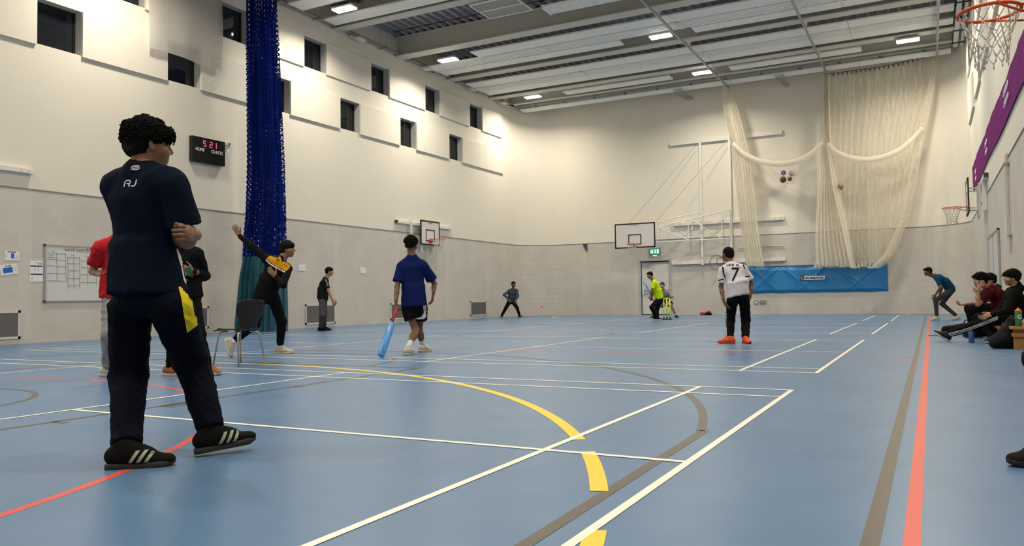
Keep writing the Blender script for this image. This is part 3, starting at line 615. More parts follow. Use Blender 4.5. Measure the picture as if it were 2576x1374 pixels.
t = empty('wall_batten', (XR, 16, 3.7), 'white mounting batten behind the far right backboard, black end cap', 'batten', 'white battens on the side walls'); m = MB(); m.box((XR-.1, 15.2, 3.6), (XR-.006, 18.4, 3.7)); m.box((XR-.1, 15.9, 2.85), (XR-.006, 16.1, 3.6)); m.build('batten', MWHT, t)
m = MB(); m.box((XR-.105, 15.12, 3.595), (XR-.006, 15.2, 3.705)); m.build('end_cap', MDARK, t)
t, c, s, n = hoop((1.90, .58), (-1, 0), 1.8, 1.05, 'nearest basketball hoop, orange rim with white net at the top right', -.15, 4, cord=.0042, rim=.0135)
m = MB(); [m.bar((1.91, y, z), (2.36, y, z), .05) for y in (0, 1.1) for z in (3.1, 3.6)]; m.each('bracket_arm', MWHT, t)

# ------------------------------------------------------------------ far wall fittings
YW = YF-.006
dr = tag(empty('door_1', (-9.65, YF, 0)), kind='structure')
m = MB(); [m.box(a, b) for a, b in [((DX0-.06, YF-.03, 0), (DX0+.02, YF+.12, DZ+.06)), ((DX1-.02, YF-.03, 0), (DX1+.06, YF+.12, DZ+.06)), ((DX0, YF-.03, DZ-.01), (DX1, YF+.12, DZ+.06))]]; m.build('door_frame', mat('door_frame_grey', (.44, .44, .44), .5), dr)
m = MB(); m.box((DX0+.02, YF+.1, 0), (DX1-.02, YF+.11, DZ)); m.build('dark_gap', MINK, dr)
m = MB(); m.box((DX0+.06, YF+.02, 1.1), (DX1-.05, YF+.07, DZ-.16)); m.box((DX0+.06, YF+.02, .03), (DX1-.05, YF+.07, .92)); m.build('door_leaf', mat('door_white', (.62, .61, .57), .5), dr)
m = MB(); m.box((DX0+.06, YF+.025, .92), (DX1-.05, YF+.06, 1.1)); m.box((DX0+.06, YF+.025, DZ-.16), (DX1-.05, YF+.06, DZ-.06)); m.build('kick_rail', MALU, dr)
m = MB(); m.bar((DX0+.1, YF-.03, .96), (DX1-.1, YF-.03, .96), .035); m.box((DX0+.09, YF-.05, .9), (DX0+.15, YF+.02, 1.12)); m.build('push_bar', MWHT, dr)
m = MB(); m.box((DX0+.1, YF-.03, DZ-.22), (DX0+.42, YF+.03, DZ-.15)); m.bar((DX0+.25, YF-.02, DZ-.12), (DX0+.6, YF-.02, DZ-.08), .02); m.build('door_closer', MALU, dr)
t = empty('exit_sign', (-9.63, YW-.04, 2.58), 'lit green exit sign with running figure above the far door', 'exit sign'); m = MB(); m.box((-9.88, YW-.06, 2.6), (-9.38, YW, 2.9)); m.build('case', mat('sign_case_grey', (.20, .21, .20), .5), t, bevel=.005)
mgs = mat('sign_green_lit', (.02, .42, .25), .5, emit=.9); msw = mat('sign_white_lit', (.9, 1, .97), .5, emit=1.6)
m = MB(); m.box((-9.84, YW-.064, 2.66), (-9.42, YW-.06, 2.87)); m.build('green_panel', mgs, t)
y = YW-.068; m = MB()
m.poly([(-9.51, y, 2.68), (-9.45, y, 2.68), (-9.45, y, 2.85), (-9.51, y, 2.85)]); m.bar((-9.6, y, 2.85), (-9.6, y, 2.74), .016, .002, (0, 1, 0)); m.poly([(-9.635, y, 2.75), (-9.565, y, 2.75), (-9.6, y, 2.7)])
m.tube([(-9.72, y, 2.83), (-9.72, y, 2.832)], .018, 8)
for a, b, wd in (((-9.73, 2.81), (-9.755, 2.75), .026), ((-9.755, 2.75), (-9.71, 2.72), .016), ((-9.71, 2.72), (-9.72, 2.68), .014), ((-9.755, 2.75), (-9.79, 2.71), .016), ((-9.79, 2.71), (-9.83, 2.71), .014), ((-9.73, 2.805), (-9.69, 2.77), .012), ((-9.735, 2.8), (-9.79, 2.79), .012), ((-9.79, 2.79), (-9.8, 2.76), .012)): m.bar((a[0], y, a[1]), (b[0], y, b[1]), wd, .002, (0, 1, 0))
m.build('running_figure', msw, t); m = MB(); m.box((-9.72, YW-.05, 2.58), (-9.54, YW-.02, 2.6)); m.build('downlight', msw, t)
t = tag(MB().prism([(-13.05, YW, 3.25), (-12.84, YW, 3.25), (-12.84, YW, 2.9)], (0, -.08, 0)).build('wall_bracket', mat('bracket_dark', (.06, .06, .055), .4)), 'dark wedge-shaped bracket under the ledge of far wall', 'bracket')
for z0, z1, lab in ((7.3, 7.48, 'top white batten on the far wall'), (3.82, 3.96, 'middle white batten on the far wall behind the folded frame'), (2.16, 2.31, 'lowest white batten on the far wall above the blue pad')):
    t = empty('far_batten', (-6.5, YW, z0), lab, 'batten', 'white battens on the far wall'); m = MB(); m.box((-8.84, YW-.12, z0), (-4.15, YW, z1)); m.build('batten', MWHT, t, bevel=.004)
    m = MB(); [m.tube([(x, YW-.12, (z0+z1)/2), (x, YW-.13, (z0+z1)/2)], .018, 6) for x in (-8.7, -8.45, -4.5, -4.3)]; m.each('bolt', MALU, t)
for z, lab in ((3.0, 'thin grey rod fixed to the far wall behind the nets'),): tag(MB().tube([(-6, YW-.05, 2.75), (-4.25, YW-.05, 2.78), (-4.2, YW-.05, 2.74)], .02, 6).build('wall_rod', MSTL), lab, 'rod')
t, c, s, n = hoop((-10.19, 24.71), (0, -1), 1.8, 1.05, 'basketball backboard held by a white folding frame before the far wall', -.15, 6)
m = MB(); w2 = .035
for x in (-7.5, -6.27): m.box((x-.05, YW-.2, 2.1), (x+.05, YW-.12, 7.5))
m.each('upright', MWHT, t)
def pt(px, py, Y): return onp(px, py, 1, Y)
A = dict(y0=24.74, y1=25.5); fr = MB()
def L(p0, p1, ya, yb): fr.tube([pt(*p0, ya), pt(*p1, yb)], .022, 6)
def Yat(px, x0, x1): return 24.75+(px-x0)/(x1-x0)*.72
# near frame (to right upright)
for (a, b) in [((1651, 573), (1837, 527)), ((1651, 609), (1837, 600)), ((1837, 527), (1837, 600)), ((1653, 572), (1653, 609)), ((1732, 553), (1732, 604)), ((1816, 533), (1816, 602)), ((1655, 572), (1731, 604)), ((1738, 552), (1814, 600))]:
    L(a, b, Yat(a[0], 1651, 1837), Yat(b[0], 1651, 1837))
for (a, b) in [((1651, 560), (1762, 533)), ((1651, 602), (1762, 597)), ((1762, 533), (1762, 597)), ((1661, 558), (1661, 602)), ((1741, 538), (1741, 598)), ((1665, 558), (1738, 598))]:
    L(a, b, Yat(a[0], 1651, 1762)+.02, Yat(b[0], 1651, 1762)+.02)
fr.each('frame_tube', MWHT, t)
m = MB(); m.tube([pt(1750, 367, 25.45), pt(1583, 562, 24.72)], .009, 5); m.tube([pt(1829, 352, 25.45), pt(1650, 558, 24.72)], .009, 5); m.each('stay_wire', MSTL, t)
# blue crash mat hung on the wall
mpad = mat('blue_vinyl_cover', (.012, .19, .46), .35, spec=.5)
nx, nz = 150, 34; vs = []; X0, X1_, Z0, Z1 = -5.62, -.41, .87, 1.93
for j in range(nz+1):
    for i in range(nx+1):
        u, v = i/nx, j/nz; x = X0+(X1_-X0)*u; z = Z0+(Z1-Z0)*v; e = min(u, 1-u, v*.3, (1-v)*.3)*30; bul = .09*min(1, e)
        f = 0
        for cx, dirn, wd in ((.23, -1, .09), (.26, 1, .09), (.62, 1, .07), (.58, -1, .08), (.93, -1, .08), (.02, 1, .09), (.66, 1, .09)):
            k = (u-cx)*5.2-dirn*(1-v)*1.15; f += math.exp(-(k/wd)**2)*(v*.6+.2)*.05
        z += .035*math.sin(u*13)*v*(v > .5) - .03*v*math.sin(u*3.1*3)**2
        vs.append((x, YW-.015-bul-f-.012*math.sin(u*31+v*4), z))
fs = [(j*(nx+1)+i, j*(nx+1)+i+1, (j+1)*(nx+1)+i+1, (j+1)*(nx+1)+i) for j in range(nz) for i in range(nx)]
t = empty('wall_pad', (-3, YW, .87), 'long blue vinyl-covered pad hung on the far wall below the nets', 'wall pad'); o = mesh_obj('cover', vs, fs, mpad, t, True)
m = MB(); m.box((X0+.02, YW-.02, .9), (X1_-.02, YW-.002, 1.97)); m.build('backing', mat('blue_backing', (.05, .13, .27), .6), t)
m = MB(); m.m = 1; m.poly([(-3.58, YW-.19, 1.37), (-2.68, YW-.19, 1.37), (-2.64, YW-.19, 1.52), (-3.54, YW-.19, 1.52)]); m.m = 0; m.poly([(-3.6, YW-.192, 1.36), (-3.46, YW-.192, 1.36), (-3.42, YW-.192, 1.53), (-3.56, YW-.192, 1.53)])
put_text(m, 'ONTINENTAL', (-3.42, YW-.196, 1.4), (1, 0, 0), (0, 0, 1), .72, .085, .3, bold=.006); m.m = 1; put_text(m, 'C', (-3.55, YW-.198, 1.39), (1, 0, 0), (0, 0, 1), .08, .11, .3, bold=.005); m.build('maker_label', [MINK, MPAPER], t)
for x, lab in ((-5.35, 'single wall socket with white plate below the blue pad'), (-5.08, 'double grey wall socket below the blue pad')):
    t = empty('wall_socket', (x, YW, .43), lab, 'socket', 'sockets below the blue pad'); m = MB(); m.box((x-.075 if x < -5.2 else x-.12, YW-.03, .43), (x+.075 if x < -5.2 else x+.12, YW, .57)); m.build('back_box', mat('socket_grey', (.2, .2, .2), .4), t)
    m = MB(); m.box((x-.045, YW-.035, .46), (x+.045, YW-.03, .54)) if x < -5.2 else [m.box((x+q-.03, YW-.035, .47), (x+q+.03, YW-.03, .53)) for q in (-.055, .055)]; m.each('face', MWHT if x < -5.2 else MGREY, t)
m = MB(); m.ring((-6.9, YW-.17, 2.18), .30, .01, 30, 5, (1, 0, 0), (0, 0, 1)); m.ring((-6.75, YW-.16, 2.22), .16, .01, 24, 5, (1, 0, 0), (0, 0, 1)); m.tube([(-6.6, YW-.05, 2.3), (-6.9, YW-.02, 1.6), (-7.2, YW-.02, 1.2)], .004, 5); tag(m.build('coiled_cable', MDARK), 'dark cable coiled and hung on the lowest far wall batten', 'cable')

# ------------------------------------------------------------------ right wall fittings
t = empty('wall_banner', (XR, 12, 4), 'long purple banner with pale lettering along the right wall', 'banner'); nx = 160; vs = []
for i in range(nx+1):
    y = 3+19.*i/nx; u = (y-6.7)/15.2; zt = 4.56+.28*u+.02*math.sin(y*1.1)+.006*math.sin(y*3.1); zb = 3.86+.16*u+.02*math.sin(y*.9+1)
    for j in range(7): vs.append((XR-.03-.004*math.sin(y*4.2+j*.5)*(.4+.1*j)-.0015*math.sin(y*9), y, zb+(zt-zb)*j/6))
mesh_obj('cloth', vs, [(i*7+j, i*7+j+1, (i+1)*7+j+1, (i+1)*7+j) for i in range(nx) for j in range(6)], mat('purple_cloth', (.17, .012, .15), .85, spec=.08), t, True)
m = MB()
for yc, n_ in ((8.9, 6), (14.6, 5), (19.6, 4)):
    for i in range(n_):
        for zc, q in ((4.38, .06), (4.18, .05)):
            y = yc+.16*i; m.ring((XR-.05, y, zc), q, .008, 12, 4, (0, 1, 0), (0, 0, 1), .4*i, .4*i+4.2)
m.each('pale_lettering', MPAPER, t)
t = empty('framed_board', (XR, 14, .9), 'framed board on the right wall behind the seated people', 'board'); m = MB(); m.box((XR-.03, 12.45, .92), (XR-.006, 15.5, 2.1)); m.build('board', mat('board_grey_white', (.56, .56, .54), .4), t)
m = MB(); [m.box(a, b) for a, b in [((XR-.045, 12.4, .88), (XR-.006, 12.46, 2.14)), ((XR-.045, 15.5, .88), (XR-.006, 15.56, 2.14)), ((XR-.045, 12.4, .86), (XR-.006, 15.56, .92)), ((XR-.045, 12.4, 2.1), (XR-.006, 15.56, 2.14)), ((XR-.04, 14.0, .9), (XR-.006, 14.04, 2.1))]]; m.build('frame', MALU, t)
t = empty('opener_pole', (XR, 9.6, 1.4), 'long slim pole hung upright on the right wall', 'pole'); m = MB(); m.tube([(XR-.04, 9.7, 3.3), (XR-.04, 9.7, 1.47)], .018, 8); m.build('pole', mat('pole_cream', (.55, .5, .4), .5), t); m = MB(); m.tube([(XR-.04, 9.95, 3.3), (XR-.04, 9.95, 1.75)], .012, 8); m.build('rod', MALU, t)
m = MB(); [m.box((XR-.06, 9.65, z), (XR-.005, 9.99, z+.03)) for z in (3.1, 1.8)]; m.each('clip', MALU, t)

# ------------------------------------------------------------------ netting
def net_mat(name, col, lo, hi, su, diamond=0., rough=.8):
    m = bpy.data.materials.new(name); m.use_nodes = True; nt = m.node_tree; nt.nodes.remove(nt.nodes['Principled BSDF']); out = nt.nodes['Material Output']; N = nt.nodes.new; Lk = nt.links.new
    d = N('ShaderNodeBsdfDiffuse'); d.inputs[0].default_value = (*col, 1); tl = N('ShaderNodeBsdfTranslucent'); tl.inputs[0].default_value = (*col, 1)
    a = N('ShaderNodeMixShader'); a.inputs[0].default_value = .5; Lk(d.outputs[0], a.inputs[1]); Lk(tl.outputs[0], a.inputs[2])
    tr = N('ShaderNodeBsdfTransparent'); mx = N('ShaderNodeMixShader'); Lk(tr.outputs[0], mx.inputs[1]); Lk(a.outputs[0], mx.inputs[2]); Lk(mx.outputs[0], out.inputs[0])
    uv = N('ShaderNodeUVMap'); mp = N('ShaderNodeMapping'); mp.inputs['Scale'].default_value = (su, .25, 1); Lk(uv.outputs[0], mp.inputs[0]); n = N('ShaderNodeTexNoise'); n.inputs['Scale'].default_value = 1; n.inputs['Detail'].default_value = 5; n.inputs['Roughness'].default_value = .7; Lk(mp.outputs[0], n.inputs['Vector'])
    mr = N('ShaderNodeMapRange'); mr.inputs[1].default_value = .33; mr.inputs[2].default_value = .67; mr.inputs[3].default_value = lo; mr.inputs[4].default_value = hi; Lk(n.outputs['Fac'], mr.inputs[0]); fac = mr.outputs[0]
    if diamond:
        sx = N('ShaderNodeSeparateXYZ'); Lk(uv.outputs[0], sx.inputs[0])
        def M(op, x, y=0.):
            q = N('ShaderNodeMath'); q.operation = op
            for i, z in enumerate((x, y)):
                if hasattr(z, 'links'): Lk(z, q.inputs[i])
                else: q.inputs[i].default_value = z
            return q.outputs[0]
        u, v = M('MULTIPLY', sx.outputs[0], 1.4*diamond), M('MULTIPLY', sx.outputs[1], .55*diamond)
        p1 = M('ABSOLUTE', M('SUBTRACT', M('FRACT', M('ADD', u, v)), .5)); p2 = M('ABSOLUTE', M('SUBTRACT', M('FRACT', M('SUBTRACT', u, v)), .5)); mn = M('GREATER_THAN', M('MAXIMUM', p1, p2), .37); fac = M('MULTIPLY', M('MAXIMUM', mn, M('GREATER_THAN', fac, .60)), 1.)
    Lk(fac, mx.inputs[0]); m.use_transparent_shadow = True if hasattr(m, 'use_transparent_shadow') else None
    return m
MNET = net_mat('white_netting', (.92, .88, .77), .22, .50, 4.); MNETD = net_mat('white_netting_gathered', (.94, .90, .80), .45, .92, 7.); MVEIL = net_mat('white_netting_single', (.78, .74, .64), .08, .30, 5.)
def sheet(name, rows, Y, nf, amp, m, parent, nu=80, nv=60, seed=0, ydrift=0.):
    rows = np.array(rows, float); tt = np.linspace(0, 1, len(rows)); T = np.linspace(0, 1, nv+1); R = np.stack([np.interp(T, tt, rows[:, i]) for i in range(4)], 1); k = np.ones(5)/5
    for i in range(4): R[2:-2, i] = np.convolve(R[:, i], k, 'valid')
    r = np.random.RandomState(seed); ph = r.uniform(0, 6.28, 4); vs = []; uv = []
    for j in range(nv+1):
        l, rr = onp(R[j, 0], R[j, 1], 1, Y), onp(R[j, 2], R[j, 3], 1, Y)
        for i in range(nu+1):
            u = i/nu; p = l+(rr-l)*u; a = u*nf*2*math.pi; q = amp*(math.sin(a+ph[0]+.6*math.sin(T[j]*3))+.4*math.sin(a*2.3+ph[1])); p = p+V(.25*amp*math.cos(a*1.1+ph[2]), q+ydrift*T[j], 0)*(.35+.65*min(1, T[j]*4+.2)); vs.append(p); uv.append((u*np.linalg.norm(rr-l)*1.0, p[2]))
    return mesh_obj(name, vs, [(j*(nu+1)+i, j*(nu+1)+i+1, (j+1)*(nu+1)+i+1, (j+1)*(nu+1)+i) for j in range(nv) for i in range(nu)], m, parent, True, None, uv)
TRK = [(-6.1, 'net track rail on the left, ending above the left cricket net'), (-2.3, 'middle net track rail ending above the far cricket nets'), (1.475, 'rightmost net track rail, almost upright in view')]
for x, lab in TRK:
    t = empty('net_track', (x, 8, 9.3), lab, 'track rail', 'cricket net tracks'); m = MB(); m.box((x-.03, YN+.6, 9.27), (x+.03, 25.3, 9.33)); m.build('rail', MSTL, t)
    m = MB(); [m.box((x-.05, y-.04, 9.33), (x+.05, y+.04, 9.56)) for y, w_ in BEAMS]; m.each('bracket', MWHT, t)
t = empty('cricket_net', (-6.0, 25, 1.8), 'leftmost gathered white cricket net hanging from its track before the far wall', 'cricket net', 'white cricket nets')
sheet('netting', [(1813, 200, 1843, 224), (1823, 290, 1866, 300), (1840, 370, 1892, 400), (1852, 470, 1902, 500), (1860, 550, 1908, 570), (1876, 668, 1924, 670)], 25.0, 7, .10, MNETD, t, seed=1)
m = MB(); m.tube([onp(x, y, 1, 24.88) for x, y in ((1813, 200), (1824, 290), (1840, 370), (1852, 470), (1862, 560), (1878, 660))], .012, 5); m.build('edge_cord', MCORD, t)
t = empty('cricket_net', (-2.3, 25, 1.8), 'middle gathered white cricket net hanging between the two sagging net rolls', 'cricket net', 'white cricket nets')
sheet('netting', [(2069, 172, 2086, 190), (2071, 270, 2087, 280), (2070, 360, 2092, 370), (2058, 480, 2112, 500), (2052, 600, 2134, 600), (2054, 666, 2150, 672)], 25.0, 8, .09, MNETD, t, seed=2)
sheet('hanging_fold', [(2080, 365, 2088, 365), (2095, 470, 2112, 470), (2118, 570, 2135, 570), (2140, 672, 2152, 676)], 24.8, 2, .04, MNETD, t, nu=20)
t = empty('cricket_net', (1.4, 25, 1.8), 'rightmost white cricket net with a thick bright edge curving down to the blue pad', 'cricket net', 'white cricket nets')
sheet('thick_edge', [(2354, 130, 2361, 128), (2330, 240, 2348, 240), (2306, 330, 2326, 330), (2286, 440, 2308, 445), (2270, 540, 2290, 540), (2225, 640, 2250, 640), (2185, 676, 2215, 674)], 25.0, 4, .06, MNETD, t, nu=40, seed=3)
sheet('back_veil', [(2086, 189, 2356, 130), (2086, 270, 2338, 240), (2086, 350, 2312, 330), (2088, 440, 2296, 440), (2090, 540, 2276, 540), (2100, 610, 2250, 610), (2120, 664, 2225, 668)], 25.3, 15, .07, MNET, t, nu=160, seed=4)
sheet('lower_veil', [(2178, 400, 2246, 400), (2180, 520, 2240, 520), (2182, 600, 2238, 600), (2184, 668, 2236, 664)], 25.1, 6, .05, MNET, t, nu=60, seed=5)
m = MB(); c0, c1 = onp(2086, 186, 1, 25.25), onp(2357, 128, 1, 25.25); Pc = []
for k in np.linspace(0, 1, 24): p = c0+(c1-c0)*k; p[2] -= .45*math.sin(math.pi*k)*(.3+.7*k)*.5; Pc.append(p)
m.tube(Pc, .012, 5); m.build('top_cable', MDARK, t); m = MB(); [m.tube([p, p-V(0, 0, .1)], .02, 5) for p in Pc[1:-1]]; m.each('hook', MDARK, t)
def swag(lab, pts, Y, r, veil, seed):
    t = empty('net_roll', onp(*pts[len(pts)//2], 1, Y), lab, 'net roll', 'sagging net rolls'); P = np.array(pts, float); s_ = np.linspace(0, 1, len(P)); S = np.linspace(0, 1, 50); x = np.interp(S, s_, P[:, 0]); y = np.interp(S, s_, P[:, 1]); k = np.ones(7)/7; y[3:-3] = np.convolve(y, k, 'valid')
    m = MB(); m.tube([onp(a, b, 1, Y-.15*math.sin(math.pi*q)) for a, b, q in zip(x, y, S)], [r*(.75+.45*math.sin(math.pi*q)+.05*math.sin(q*40)) for q in S], 14); o = m.build('roll', MNETR, t, True)
    sheet('sagging_net', veil, Y+.05, 5, .03, MVEIL, t, nu=50, nv=30, seed=seed)
MNETR = net_mat('white_netting_rolled', (.92, .88, .78), .6, 1.0, 12.)
swag('sagging white net roll between the left and middle cricket nets', [(1845, 362), (1872, 388), (1905, 404), (1940, 412), (1975, 413), (2010, 405), (2040, 388), (2068, 360)], 24.9, .10, [(1890, 402, 2035, 398), (1898, 410, 2026, 408), (1905, 420, 2020, 418), (1930, 440, 2005, 440), (1955, 462, 2000, 462)], 6)
swag('sagging white net roll between the middle and right cricket nets', [(2082, 362), (2105, 384), (2140, 399), (2180, 404), (2220, 398), (2262, 380), (2295, 352), (2320, 322)], 24.9, .10, [(2098, 384, 2255, 388), (2098, 400, 2215, 408), (2095, 425, 2180, 425), (2102, 450, 2140, 450), (2106, 468, 2122, 468)], 7)
m = MB(); r = np.random.RandomState(3); mcal = mat('cream_calico', (.62, .55, .40), .9)
t = empty('net_hem', (-2, 25.2, 1.8), 'row of cream cloth tips along the bottom of the nets, tucked above the blue pad', 'net hem')
for x in list(range(2052, 2150, 9))+list(range(2150, 2190, 9))+[1906, 1914]:
    a = onp(x, 672+r.uniform(-2, 3), 1, 25.35); m.tube([a, a+V(.02, 0, .12), a+V(r.uniform(-.04, .04), 0, .2+r.uniform(0, .1))], [.075, .05, .006], 6)
m.each('cloth_tip', mcal, t)
def ball(px, py, Y, r, lab, c1, c2, grp=None):
    c = onp(px, py, 1, Y); t = empty('basketball' if r > .1 else 'ball', c-V(0, 0, r), lab, 'ball', grp); m = MB(); m.lathe(c, [(r*math.sin(a)+1e-4, -r*math.cos(a)) for a in np.linspace(0, math.pi, 15)], 24); m.build('cover', c1, t, True)
    m = MB(); m.ring(c, r*.985, r*.035, 30, 5); m.ring(c, r*.985, r*.035, 30, 5, (1, 0, 0), (0, 0, 1)); m.ring(c, r*.985, r*.035, 30, 5, (0, 1, 0), (0, 0, 1)); m.build('seam', c2, t)
mbb = mat('basketball_brown', (.13, .045, .02), .6); ball(1970, 452, 24.95, .125, 'large brown ball caught in the left sagging net', mbb, MINK); ball(1987, 450, 24.9, .085, 'small reddish brown ball caught in the left sagging net', mat('ball_red_brown', (.2, .06, .04), .6), MINK)
ball(1992, 436, 24.98, .115, 'cream ball caught highest on the right in the left sagging net', mat('ball_cream', (.6, .52, .4), .6), mbb); ball(1971, 435, 25.05, .10, 'blue and white ball partly hidden in the left sagging net', mat('ball_blue', (.04, .15, .45), .5), MPAPER)
ball(2113, 470, 24.9, .125, 'yellow and dark blue ball caught in the right sagging net', mat('ball_yellow', (.30, .22, .05), .6), mat('ball_navy', (.02, .03, .12), .6))
# blue dividing net with teal skirt, stacked at the left wall
MBN = net_mat('blue_divider_net', (.008, .022, .19), 0., 1., 26., diamond=13.)
t = empty('divider_net', (-15, 8.3, 0), 'tall blue dividing net gathered against the left wall with a teal curtain foot', 'net')
for k, (yy, sd) in enumerate(((8.3, 11), (8.42, 12))):
    sheet('netting', [(619, -25, 693, -30), (621, 100, 698, 95), (623, 250, 704, 250), (624, 400, 712, 400), (621, 520, 715, 520), (614, 600, 717, 600), (610, 655, 718, 655)], yy, 9+k*2, .07, MBN, t, nu=170, nv=60, seed=sd)
mteal = mat('teal_curtain', (.008, .085, .125), .6, sheen=.3); sheet('curtain', [(613, 646, 715, 642), (607, 700, 719, 700), (602, 760, 721, 760), (596, 815, 722, 812), (594, 836, 722, 834)], 8.25, 8, .10, mteal, t, nu=170, seed=14)
m = MB(); m.box((-15.7, 8.25, 9.36), (XR-.2, 8.35, 9.42)); m.box((-15.5, 8.2, 9.3), (-14.0, 8.4, 9.36)); m.build('top_track', MSTL, t)
# white translucent sheet by the upper panels
MSH = net_mat('white_translucent_sheet', (.72, .70, .66), .72, .86, .6); t = empty('hanging_sheet', (-15.7, 6.8, 7.0), 'translucent white sheet hung over the upper wall panels left of the blue net', 'sheet'); vs = []; uv = []
for j in range(21):
    for i in range(31):
        y = 5.66+2.2*i/30; z = 7.02+2.55*j/20+.03*math.sin(i*.2); vs.append((-15.71+.015*math.sin(i*.55)*(1-j/25)+.02*math.sin(j*.4+i*.15), y, z)); uv.append((y, z))
mesh_obj('cloth', vs, [(j*31+i, j*31+i+1, (j+1)*31+i+1, (j+1)*31+i) for j in range(20) for i in range(30)], MSH, t, True, None, uv)
m = MB(); m.tube([(-15.7, 5.6, 9.57), (-15.7, 7.95, 9.57)], .015, 6); m.build('hanging_rod', MSTL, t)

# ------------------------------------------------------------------ loose things
# chair
cc = V(-6.78, .39, 0); f = unit(V(-1, .07, 0)); s = V(f[1], -f[0], 0); up = V(0, 0, 1)
t = empty('stacking_chair', cc, 'black plastic stacking chair with steel legs, empty, left of the bowling man', 'chair')
prof = [(.24, .435, .19), (.22, .447, .215), (.1, .452, .22), (-.04, .44, .21), (-.12, .437, .185), (-.17, .455, .15), (-.20, .50, .125), (-.215, .55, .135), (-.225, .62, .185), (-.235, .68, .21), (-.25, .75, .212), (-.262, .80, .19), (-.266, .822, .15)]
pf = np.array(prof); T = np.linspace(0, 1, 40); tp = np.linspace(0, 1, len(pf)); P3 = np.stack([np.interp(T, tp, pf[:, i]) for i in range(3)], 1); vs = []
for j, (a, z, hw) in enumerate(P3):
    for i in range(17):
        q = i/8-1; cu = .025*q*q if j < 18 else 0; vs.append(cc+f*(a+(.02*q*q if j > 18 else 0))+s*hw*q+up*(z+cu*(.5 if j < 18 else 0)-(.02*q*q if j < 6 else 0)))
o = mesh_obj('seat_shell', vs, [(j*17+i, j*17+i+1, (j+1)*17+i+1, (j+1)*17+i) for j in range(39) for i in range(16)], mat('black_plastic', (.013, .0115, .0105), .42, spec=.3), t, True); md = o.modifiers.new('s', 'SOLIDIFY'); md.thickness = .009
m = MB(); m.obox(cc-f*.262+up*.79+f*.006, f*.004, s*.05, up*.008); m.build('hand_slot', MINK, t)
mch = mat('chrome_leg', (.42, .42, .40), .25, metal=.9)
for sa, sb in ((1, 1), (1, -1), (-1, 1), (-1, -1)):
    m = MB(); top = cc+f*sa*.14+s*sb*.10+up*.425; m.tube([top-f*sa*.05, top, cc+f*sa*.17+s*sb*.14+up*.42, cc+f*sa*.185+s*sb*.16+up*.39, cc+f*sa*(.235 if sa > 0 else .25)+s*sb*.205+up*.004], .0105, 8); m.build('leg', mch, t, True)
# stumps
b0 = V(-6.957, 18.74, 0); t = empty('cricket_stumps', b0, 'fluorescent yellow spring-back cricket stumps on a black base', 'stumps'); my = mat('fluorescent_yellow', (.62, .86, .03), .4, emit=0.); sx = V(cy, sy, 0)
m = MB(); [m.tube([b0+sx*q+up*.04, b0+sx*q+up*.72], .019, 10) for q in (-.105, 0, .105)]; m.each('stump', my, t, True)
m = MB(); m.tube([b0-sx*.105+up*.70, b0-sx*.09+up*.725, b0+sx*.09+up*.725, b0+sx*.105+up*.70], .02, 8); m.build('bail_bar', my, t, True)
m = MB(); m.obox(b0+up*.012, sx*.17, V(-sy, cy, 0)*.05, up*.012); [m.tube([b0+sx*q+up*.02, b0+sx*q+up*.09], .026, 8) for q in (-.105, 0, .105)]; m.build('base', MINK, t)
m = MB(); m.lathe(onp(1363, 771, 1, 14.), [(.036*math.sin(a)+1e-4, -.036*math.cos(a)) for a in np.linspace(0, math.pi, 11)], 16); tag(m.build('cricket_ball', mat('orange_ball', (.9, .12, .05), .5), None, True), 'bright orange ball in the air before the far wall', 'ball')
# bench along the right wall
mwood = mat('bench_wood', (.36, .17, .05), .45, noise=.2, nscale=3)
for y0, y1, lab in ((5.62, 11.4, 'low wooden bench along the right wall under the seated men'), (-5.2, -.6, 'low wooden bench nearest the camera, outside the right edge')):
    t = empty('wooden_bench', (2.15, (y0+y1)/2, 0), lab, 'bench', 'wooden benches'); m = MB(); m.box((1.98, y0, .27), (2.34, y1, .31)); m.build('seat', mwood, t, bevel=.006); m = MB(); m.box((2.0, y0+.05, .17), (2.32, y1-.05, .22)); m.build('lower_board', mwood, t)
    m = MB(); n_ = max(2, int((y1-y0)/2)+1); [m.box((2.02, y-.03, 0), (2.3, y+.03, .27)) for y in np.linspace(y0+.12, y1-.12, n_)]; m.each('leg', mwood, t)
# bottles
p = V(1.578, 7.2, 0); t = empty('water_bottle', p, 'slim blue metal water bottle standing on the floor before the hooded man', 'bottle'); m = MB(); m.lathe(p, [(.036, 0), (.04, .01), (.04, .15), (.034, .17), (.018, .178)], 20); m.build('body', mat('bottle_blue', (.05, .09, .27), .4), t, True); m = MB(); m.lathe(p+V(0, 0, .178), [(.02, 0), (.026, .004), (.026, .028), (.02, .033)], 16); m.build('cap', mat('bottle_cap_blue', (.03, .06, .2), .4), t, True)
p = V(2.09, 5.75, .31); t = empty('sports_bottle', p, 'green sports bottle with orange lid standing on the bench end', 'bottle'); m = MB(); m.lathe(p, [(.038, 0), (.042, .01), (.04, .1), (.044, .19), (.04, .2)], 20); m.build('body', mat('bottle_green', (.02, .16, .07), .4), t, True)
m = MB(); m.lathe(p+V(0, 0, .2), [(.042, 0), (.042, .02), (.02, .03), (.014, .05), (.012, .052)], 18); m.build('lid', mat('lid_orange', (.8, .13, .02), .4), t, True); m = MB(); dr_ = -unit(V(FW[0]+.2, FW[1], 0)); sd = V(-dr_[1], dr_[0], 0); m.ring(p+dr_*.046+V(0, 0, .13), .022, .006, 20, 5, sd, (0, 0, 1), .6, 6.0); m.bar(p+dr_*.046+V(0, 0, .125), p+dr_*.046+sd*.02+V(0, 0, .125), .008); m.build('letter_mark', MPAPER, t)
